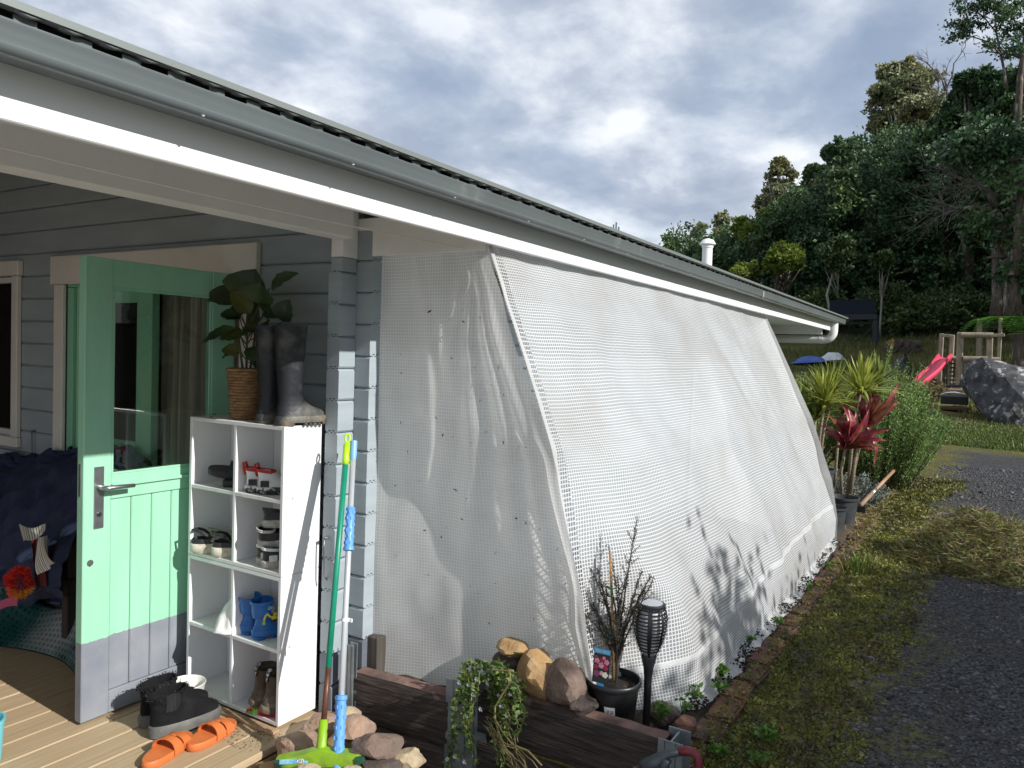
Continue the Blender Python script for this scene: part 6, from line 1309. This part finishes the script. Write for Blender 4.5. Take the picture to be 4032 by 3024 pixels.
tree('gum_tree', 'small pale gum tree at the left of the skyline', 'tree', 98, [(210, 1250, 42, 40), (190, 1310, 55, 55)], LO, 34, .36, (205, 1500), barkp, .2, G1, ncl=36, nl=40)
tree('leafy_tree', 'bright green treetop just above the gutter at the left of the skyline', 'tree', 88, [(65, 1335, 48, 38), (40, 1370, 40, 30)], LB, 35, .36, None, bark, .2, ncl=40, nl=40)
tree('leafy_tree', 'light green tree lit by the sun below the smaller gum', 'tree', 50, [(500, 1270, 60, 60), (600, 1190, 70, 60), (450, 1240, 50, 50)], LB, 36, .28, None, bark, .2, ncl=40, nl=90)
tree('leafy_tree', 'yellow green sunlit tree in the dark hillside', 'tree', 41, [(670, 1390, 85, 60), (620, 1430, 60, 55), (720, 1420, 55, 40)], LB, 37, .22, None, bark, .18, ncl=44, nl=90)
tree('leafy_tree', 'yellow green tree right beside the vent pipe', 'tree', 40, [(470, 1480, 65, 55), (430, 1500, 45, 45)], LB, 38, .2, None, bark, .18, ncl=40, nl=80)
G2 = 'dark trees of the hillside'
for i, (lab, X, cr) in enumerate((('dark dense tree rising to a peak in the middle of the hillside', 60, [(1010, 880, 120, 110), (1040, 800, 60, 45), (930, 830, 50, 40), (1110, 950, 120, 120), (960, 1020, 140, 110)]), ('dark tree with gaps left of the dense peak', 64, [(860, 980, 80, 70), (840, 930, 50, 30), (830, 1080, 90, 90), (760, 1180, 90, 80)]),
        ('broad dark tree under the olive gum', 56, [(1290, 860, 160, 110), (1400, 800, 120, 80), (1180, 960, 120, 120)]), ('dark wide crown left of the big trunk top', 46, [(1740, 520, 140, 130), (1690, 450, 80, 60), (1840, 470, 110, 90), (1640, 640, 110, 110)]), ('dark crown filling the right edge', 43, [(1900, 620, 150, 160), (1960, 460, 90, 90), (1850, 780, 160, 130)]), ('dark crown above the bare spreading branches', 50, [(1560, 780, 150, 120), (1500, 900, 160, 120), (1650, 880, 140, 120)]))):
    tree('dark_tree', lab, 'tree', X, cr, LD_, 41 + i, .27, None, bark, .3, G2, ncl=62, nl=110)
tree('slender_tree', 'slender tree with pale bare stems in front of the dark hillside', 'tree', 40, [(970, 1400, 80, 90), (980, 1340, 60, 50)], LM, 51, .26, (965, 1645), barkp, .07, ncl=44, nl=30, cs=.2); tree('slender_tree', 'thin young tree with pale stem right of the slender one', 'tree', 40, [(1210, 1420, 55, 45), (1215, 1470, 45, 50)], LM, 52, .26, (1205, 1590), barkp, .05, ncl=30, nl=30)
# undergrowth and lower forest as one mass
gg = np.random.default_rng(60); P = []; Z = []
for i in range(230):
    X = gg.uniform(46, 66); x = gg.uniform(120, 2150); y = gg.uniform(lerp(1400, 780, smooth01(300, 1500, x)), 1660); c = PX(*r7(x, y), X)
    if c.y < -7: continue
    r = gg.uniform(1.3, 2.6); P.append(crown_pts(gg, c, (r, r, r * .9), 28, 62, .5, .7, .2))
P = np.concatenate(P); n = len(P); props(cards('forest', P, rdirs(gg, n), rdirs(gg, n), gg.uniform(.16, .34, n), gg.uniform(.10, .20, n), fol('leaf_forest', (.042, .092, .036), (.085, .15, .050), .2, tr=.2, isl=.55, col3=(.14, .17, .045), scale3=.12, lo3=.55, hi3=.7), bend=.1), 'dark undergrowth and trees covering the hillside', 'forest', kind='stuff')
# scrub at the foot of the slope
P = []
for i in range(120):
    X = gg.uniform(34, 46); x = gg.uniform(820, 1900) if i < 50 else gg.uniform(300, 1950); c = PX(*r6(x, gg.uniform(300, 440) if i < 50 else gg.uniform(120, 330)), X)
    if i >= 50: c.x = gg.uniform(40, 46); c = PX(*r6(x, gg.uniform(120, 330)), c.x); r = gg.uniform(.5, 1.2); P.append(crown_pts(gg, c, (r, r, r * .7), 20, 30, .4, .6, .25))
P = np.concatenate(P); n = len(P); props(cards('scrub', P, rdirs(gg, n), rdirs(gg, n), gg.uniform(.12, .28, n), gg.uniform(.07, .16, n), fol('leaf_scrub', (.040, .075, .018), (.08, .12, .03), .6, isl=.5)), 'mid green scrub at the edge of the slope behind the log pile', 'scrub', kind='stuff')
P = []
for i in range(26):
    X = gg.uniform(21, 27); c = PX(*r6(gg.uniform(900, 1330), gg.uniform(660, 800)), X); c.z = gz(c.x, c.y) + .1; r = gg.uniform(.3, .6); P.append(crown_pts(gg, c, (r, r, r * .6), 14, 30, .3, .6, .3))
P = np.concatenate(P); n = len(P); props(cards('low_brush', P, rdirs(gg, n), rdirs(gg, n), gg.uniform(.08, .2, n), gg.uniform(.03, .08, n), fol('leaf_brush', (.09, .085, .03), (.17, .13, .06), .8, isl=.5)), 'brownish low brush at the foot of the slide', 'brush', kind='stuff')
# long grass on the slope and by the boulder
n = 38000; X = gg.uniform(14, 40, n); Y = X * gg.uniform(-.09, .24, n); zz = np.array([gz(a, b) for a, b in zip(X, Y)]); k = np.array([nz((a * .5, b * .5, 0)) > -.25 for a, b in zip(X, Y)]); P = np.stack([X, Y, zz - .02], 1)[k]; n = len(P); D = rdirs(gg, n) * .45; D[:, 2] = 1; D /= np.linalg.norm(D, axis=1, keepdims=True)
props(cards('slope_grass', P, D, rdirs(gg, n), gg.uniform(.4, 1.0, n) * np.clip((P[:, 0] - 12) * .022, .05, .40), gg.uniform(.012, .03, n), fol('grass_slope', (.085, .105, .020), (.19, .16, .055), .5, isl=.5, col3=(.07, .11, .02), scale3=.3, lo3=.5, hi3=.6)), 'rough yellow green grass on the slope', 'grass', kind='stuff')
n = 16000; X = gg.uniform(13.7, 17.8, n); Y = X * gg.uniform(-.10, .05, n); P = np.stack([X, Y, np.array([gz(a, b) for a, b in zip(X, Y)]) - .01], 1); D = rdirs(gg, n) * .6; D[:, 2] = 1; D /= np.linalg.norm(D, axis=1, keepdims=True)
props(cards('lawn', P, D, rdirs(gg, n), gg.uniform(.03, .08, n), gg.uniform(.010, .02, n), fol('lawn_blade', (.045, .085, .014), (.10, .14, .025), .8, isl=.5)), 'green grass in front of the boulder', 'grass', kind='stuff')
# the big old trunk at the right
bt_ = thing('old_tree', 'huge old tree trunk with mottled bark and bare spreading branches', 'tree', tuple(PX(*r7(1880, 1690), 32)))
def T7(x, y, X): return PX(*r7(x, y), X)
f32 = 27.5 * .7232 / 3028
def limb(pts, X, rp, nm='branch', m=bark): MB().tube([T7(x, y, X) for x, y in pts], [max(.008, r * f32) for r in rp], 12).build(nm, m, bt_, smooth=True)
P = np.concatenate([crown_pts(np.random.default_rng(5 + i), T7(x, y, 31.5), (a, a, a * .7), 14, 60, .3, .7, .4) for i, (x, y, a) in enumerate(((1700, 830, 1.2), (1800, 760, 1.4), (1900, 820, 1.3), (1960, 1000, 1.2), (1960, 1250, 1.0), (1760, 1240, .8), (1620, 830, 1.0), (1960, 1480, .8)))]); n = len(P); gq = np.random.default_rng(8)
cards('crown', P, rdirs(gq, n), rdirs(gq, n), gq.uniform(.14, .28, n), gq.uniform(.08, .15, n), LD_, bt_)
limb([(1865, 1720), (1862, 1600), (1850, 1450), (1845, 1300), (1850, 1150), (1850, 1000), (1845, 930)], 32, [66, 50, 40, 35, 31, 26, 20], 'trunk'); limb([(1920, 1720), (1915, 1600), (1905, 1450), (1900, 1350), (1870, 1230), (1820, 1130)], 31.6, [46, 40, 32, 26, 20, 16], 'trunk')
limb([(1840, 1150), (1800, 1060), (1750, 1010), (1690, 990), (1600, 960), (1500, 900)], 31.6, [24, 20, 15, 11, 7, 3]); limb([(1800, 1140), (1720, 1125), (1620, 1135), (1540, 1110), (1480, 1080)], 31.4, [16, 12, 8, 5, 2]); limb([(1850, 960), (1900, 900), (1960, 880), (2020, 840)], 32, [24, 22, 20, 18]); limb([(1920, 1500), (1950, 1300), (1965, 1100), (1990, 900)], 31, [30, 26, 22, 18]); limb([(1890, 1400), (1840, 1395), (1780, 1405)], 31.5, [12, 9, 6])
gb = np.random.default_rng(9); mb = MB()
for i in range(60):
    s = [(1690, 990), (1600, 960), (1620, 1135), (1750, 1010), (1540, 1110), (1720, 1125)][i % 6]; p = T7(*s, 31.5); d = V((gb.normal() * .3, gb.uniform(.2, 1.2), gb.normal() * .6)).normalized(); pts = [p]
    for k in range(5): d = (d + V(gb.normal(size=3)) * .35).normalized(); p = p + d * gb.uniform(.3, .6); pts.append(p)
    mb.tube(pts, [.018, .013, .010, .008, .006, .004], 4)
mb.build('twigs', mat('twig_grey', (.13, .12, .10), .9), bt_)['kind'] = 'stuff'
# sparse tree at the top right corner
ct = thing('sparse_tree', 'tall sparse tree against the sky in the top right corner', 'tree', tuple(T7(1945, 1000, 40))); f40 = 34 * .7232 / 3028
for pts, rp in (([(1930, 900), (1960, 420), (1990, 200), (2010, -60)], [22, 16, 13, 9]), ([(1890, 500), (1875, 400), (1855, 300), (1830, 180), (1820, 60), (1790, -40)], [9, 7, 6, 5, 4, 3]), ([(1970, 320), (1910, 290), (1850, 295)], [8, 6, 4]), ([(1855, 300), (1790, 230), (1700, 200), (1640, 190)], [5, 4, 3, 2]), ([(1830, 180), (1760, 90), (1690, 40)], [4, 3, 2]), ([(1850, 290), (1780, 280), (1720, 290)], [4, 3, 2]), ([(1990, 200), (1930, 120), (1900, 20)], [7, 5, 3]), ([(1830, 160), (1870, 60), (1880, -20)], [4, 3, 2])):
    MB().tube([T7(x, y, 40) for x, y in pts], [r * f40 for r in rp], 7).build('limb', bark, ct, smooth=True)
P = []; mb = MB()
for i in range(46):
    s = [(1855, 300), (1700, 200), (1760, 90), (1820, 60), (1900, 60), (1790, 230), (1930, 200), (1690, 40)][i % 8]; e = (s[0] + gb.normal() * 55, s[1] + gb.normal() * 45); a = T7(*s, 40); b = T7(*e, 40 + gb.normal()); mb.tube([a, a.lerp(b, .5) + V((0, 0, .1)), b], [.03, .02, .008], 4)
    if i % 4 == 0: P.append(crown_pts(gb, b, (.4, .4, .3), 6, 22, .3, .6, .5))
for c in ((1680, 15), (1700, 120), (1650, 150), (1760, 20), (1850, 10), (1920, 60), (1960, 130), (1930, 180), (1700, 50), (1640, 170)): P.append(crown_pts(gb, T7(*c, 40), (.75, .75, .4), 9, 34, .4, .5, .35))
mb.build('twigs', bark, ct)['kind'] = 'stuff'
P = np.concatenate(P); n = len(P); cards('crown', P, rdirs(gb, n), rdirs(gb, n), gb.uniform(.10, .2, n), gb.uniform(.06, .11, n), LD_, ct)
# dead tree on the skyline and a tree fern
dt = thing('dead_tree', 'leafless branching treetop on the skyline', 'tree', tuple(T7(1545, 620, 60))); mb = MB()
def branch(p, d, Ln, r, k):
    e = p + d * Ln; mb.tube([p, p.lerp(e, .5) + V(gb.normal(size=3)) * Ln * .05, e], [r, r * .8, r * .6], 5)
    if k:
        for q in range(3): branch(p.lerp(e, gb.uniform(.5, 1)), (d + V(gb.normal(size=3)) * .55 + V((0, 0, .1))).normalized(), Ln * .68, r * .58, k - 1)
branch(T7(1550, 640, 60), V((0, .05, 1)).normalized(), 2.6, .11, 4); mb.build('branches', mat('dead_wood', (.12, .10, .09), .9), dt)
fe = thing('tree_fern', 'bright green tree fern behind the climbing frame at the right edge', 'fern', tuple(P6(1860, 640, 27))); fm_ = fol('fern_leaf', (.09, .25, .035), (.16, .36, .06), 2, tr=.35); fcx = P6(1870, 400, 27); MB().tube([P6(1860, 700, 27), fcx], [.2, .14], 10).build('trunk', bark, fe, smooth=True)
for i in range(16):
    a = i * .4 + .1; out = V((math.cos(a) * .8, math.sin(a), .0)); Ln = 1.9 * gb.uniform(.8, 1.1); P = []; D = []; L_ = []; pts = []
    for k in range(26):
        t = k / 25; p = fcx + out * (Ln * t) + V((0, 0, .75 * math.sin(t * 2.5) * (1 - .35 * t) - .35 * t * t)); pts.append(p); s = V((-out.y, out.x, 0)).normalized()
        for q in (-1, 1):
            for jj in range(2): P.append(p + out * (.035 * jj)); D.append((s * q + out * .35 + V((0, 0, -.15))).normalized()); L_.append(.36 * math.sin(math.pi * min(1, t * .9 + .1)) + .02)
    L_ = np.array(L_); fr = cards('frond', P, D, np.tile(np.array(out + V((0, 0, .3))), (len(P), 1)), L_, L_ * .16 + .02, fm_, fe)
# off to the right, outside the picture: shrubs added to shade the drive, and the tall trees of the valley side
def massed(name, label, cat, c, r, ncl, nl, size, m, seed, trunk=.06):
    gq = np.random.default_rng(seed); c = V(c); b = V((c.x, c.y, gz(c.x, c.y) - .05)); t = thing(name, label, cat, tuple(b)); mb = MB(); mb.tube([b, b.lerp(c, .6), c], [trunk, trunk * .7, trunk * .4], 8)
    for k in range(7): d = V(gq.normal(size=3)); mb.tube([b.lerp(c, .6), c + V((d.x * r[0], d.y * r[1], d.z * r[2])) * .0 + V((d.x * r[0] * .5, d.y * r[1] * .5, d.z * r[2] * .4))], [trunk * .4, trunk * .1], 5)
    mb.build('trunk', bark, t); P = crown_pts(gq, c, r, ncl, nl, .25, .8, .3); n = len(P); cards('crown', P, rdirs(gq, n), rdirs(gq, n), gq.uniform(.6, 1.2, n) * size, gq.uniform(.4, .7, n) * size, m, t); return t
massed('shade_shrub', 'unseen leafy shrub added across the gravel drive to shade it', 'shrub', (2.6, -3.1, 1.35), (1.1, .7, 1.40), 170, 130, .12, LM, 1); massed('shade_shrub', 'second unseen leafy shrub added across the gravel drive to shade it', 'shrub', (5.15, -3.2, 1.25), (1.05, .7, 1.28), 170, 130, .12, LM, 2); massed('shade_shrub', 'third unseen shrub added between the two others to shade the drive', 'shrub', (3.8, -3.3, 1.42), (1.2, .7, 1.44), 170, 130, .12, LM, 3)
for i, (x, y, h) in enumerate(((30, -9, 12), (37, -10, 13), (44, -12, 12))):
    massed('valley_tree', 'tall dark tree on the valley side right of the picture', 'tree', (x, y, gz(x, y) + h * .6), (4.6, 4.4, h * .42), 70, 60, .75, LD_, 100 + i, .35)['group'] = 'trees on the valley side'
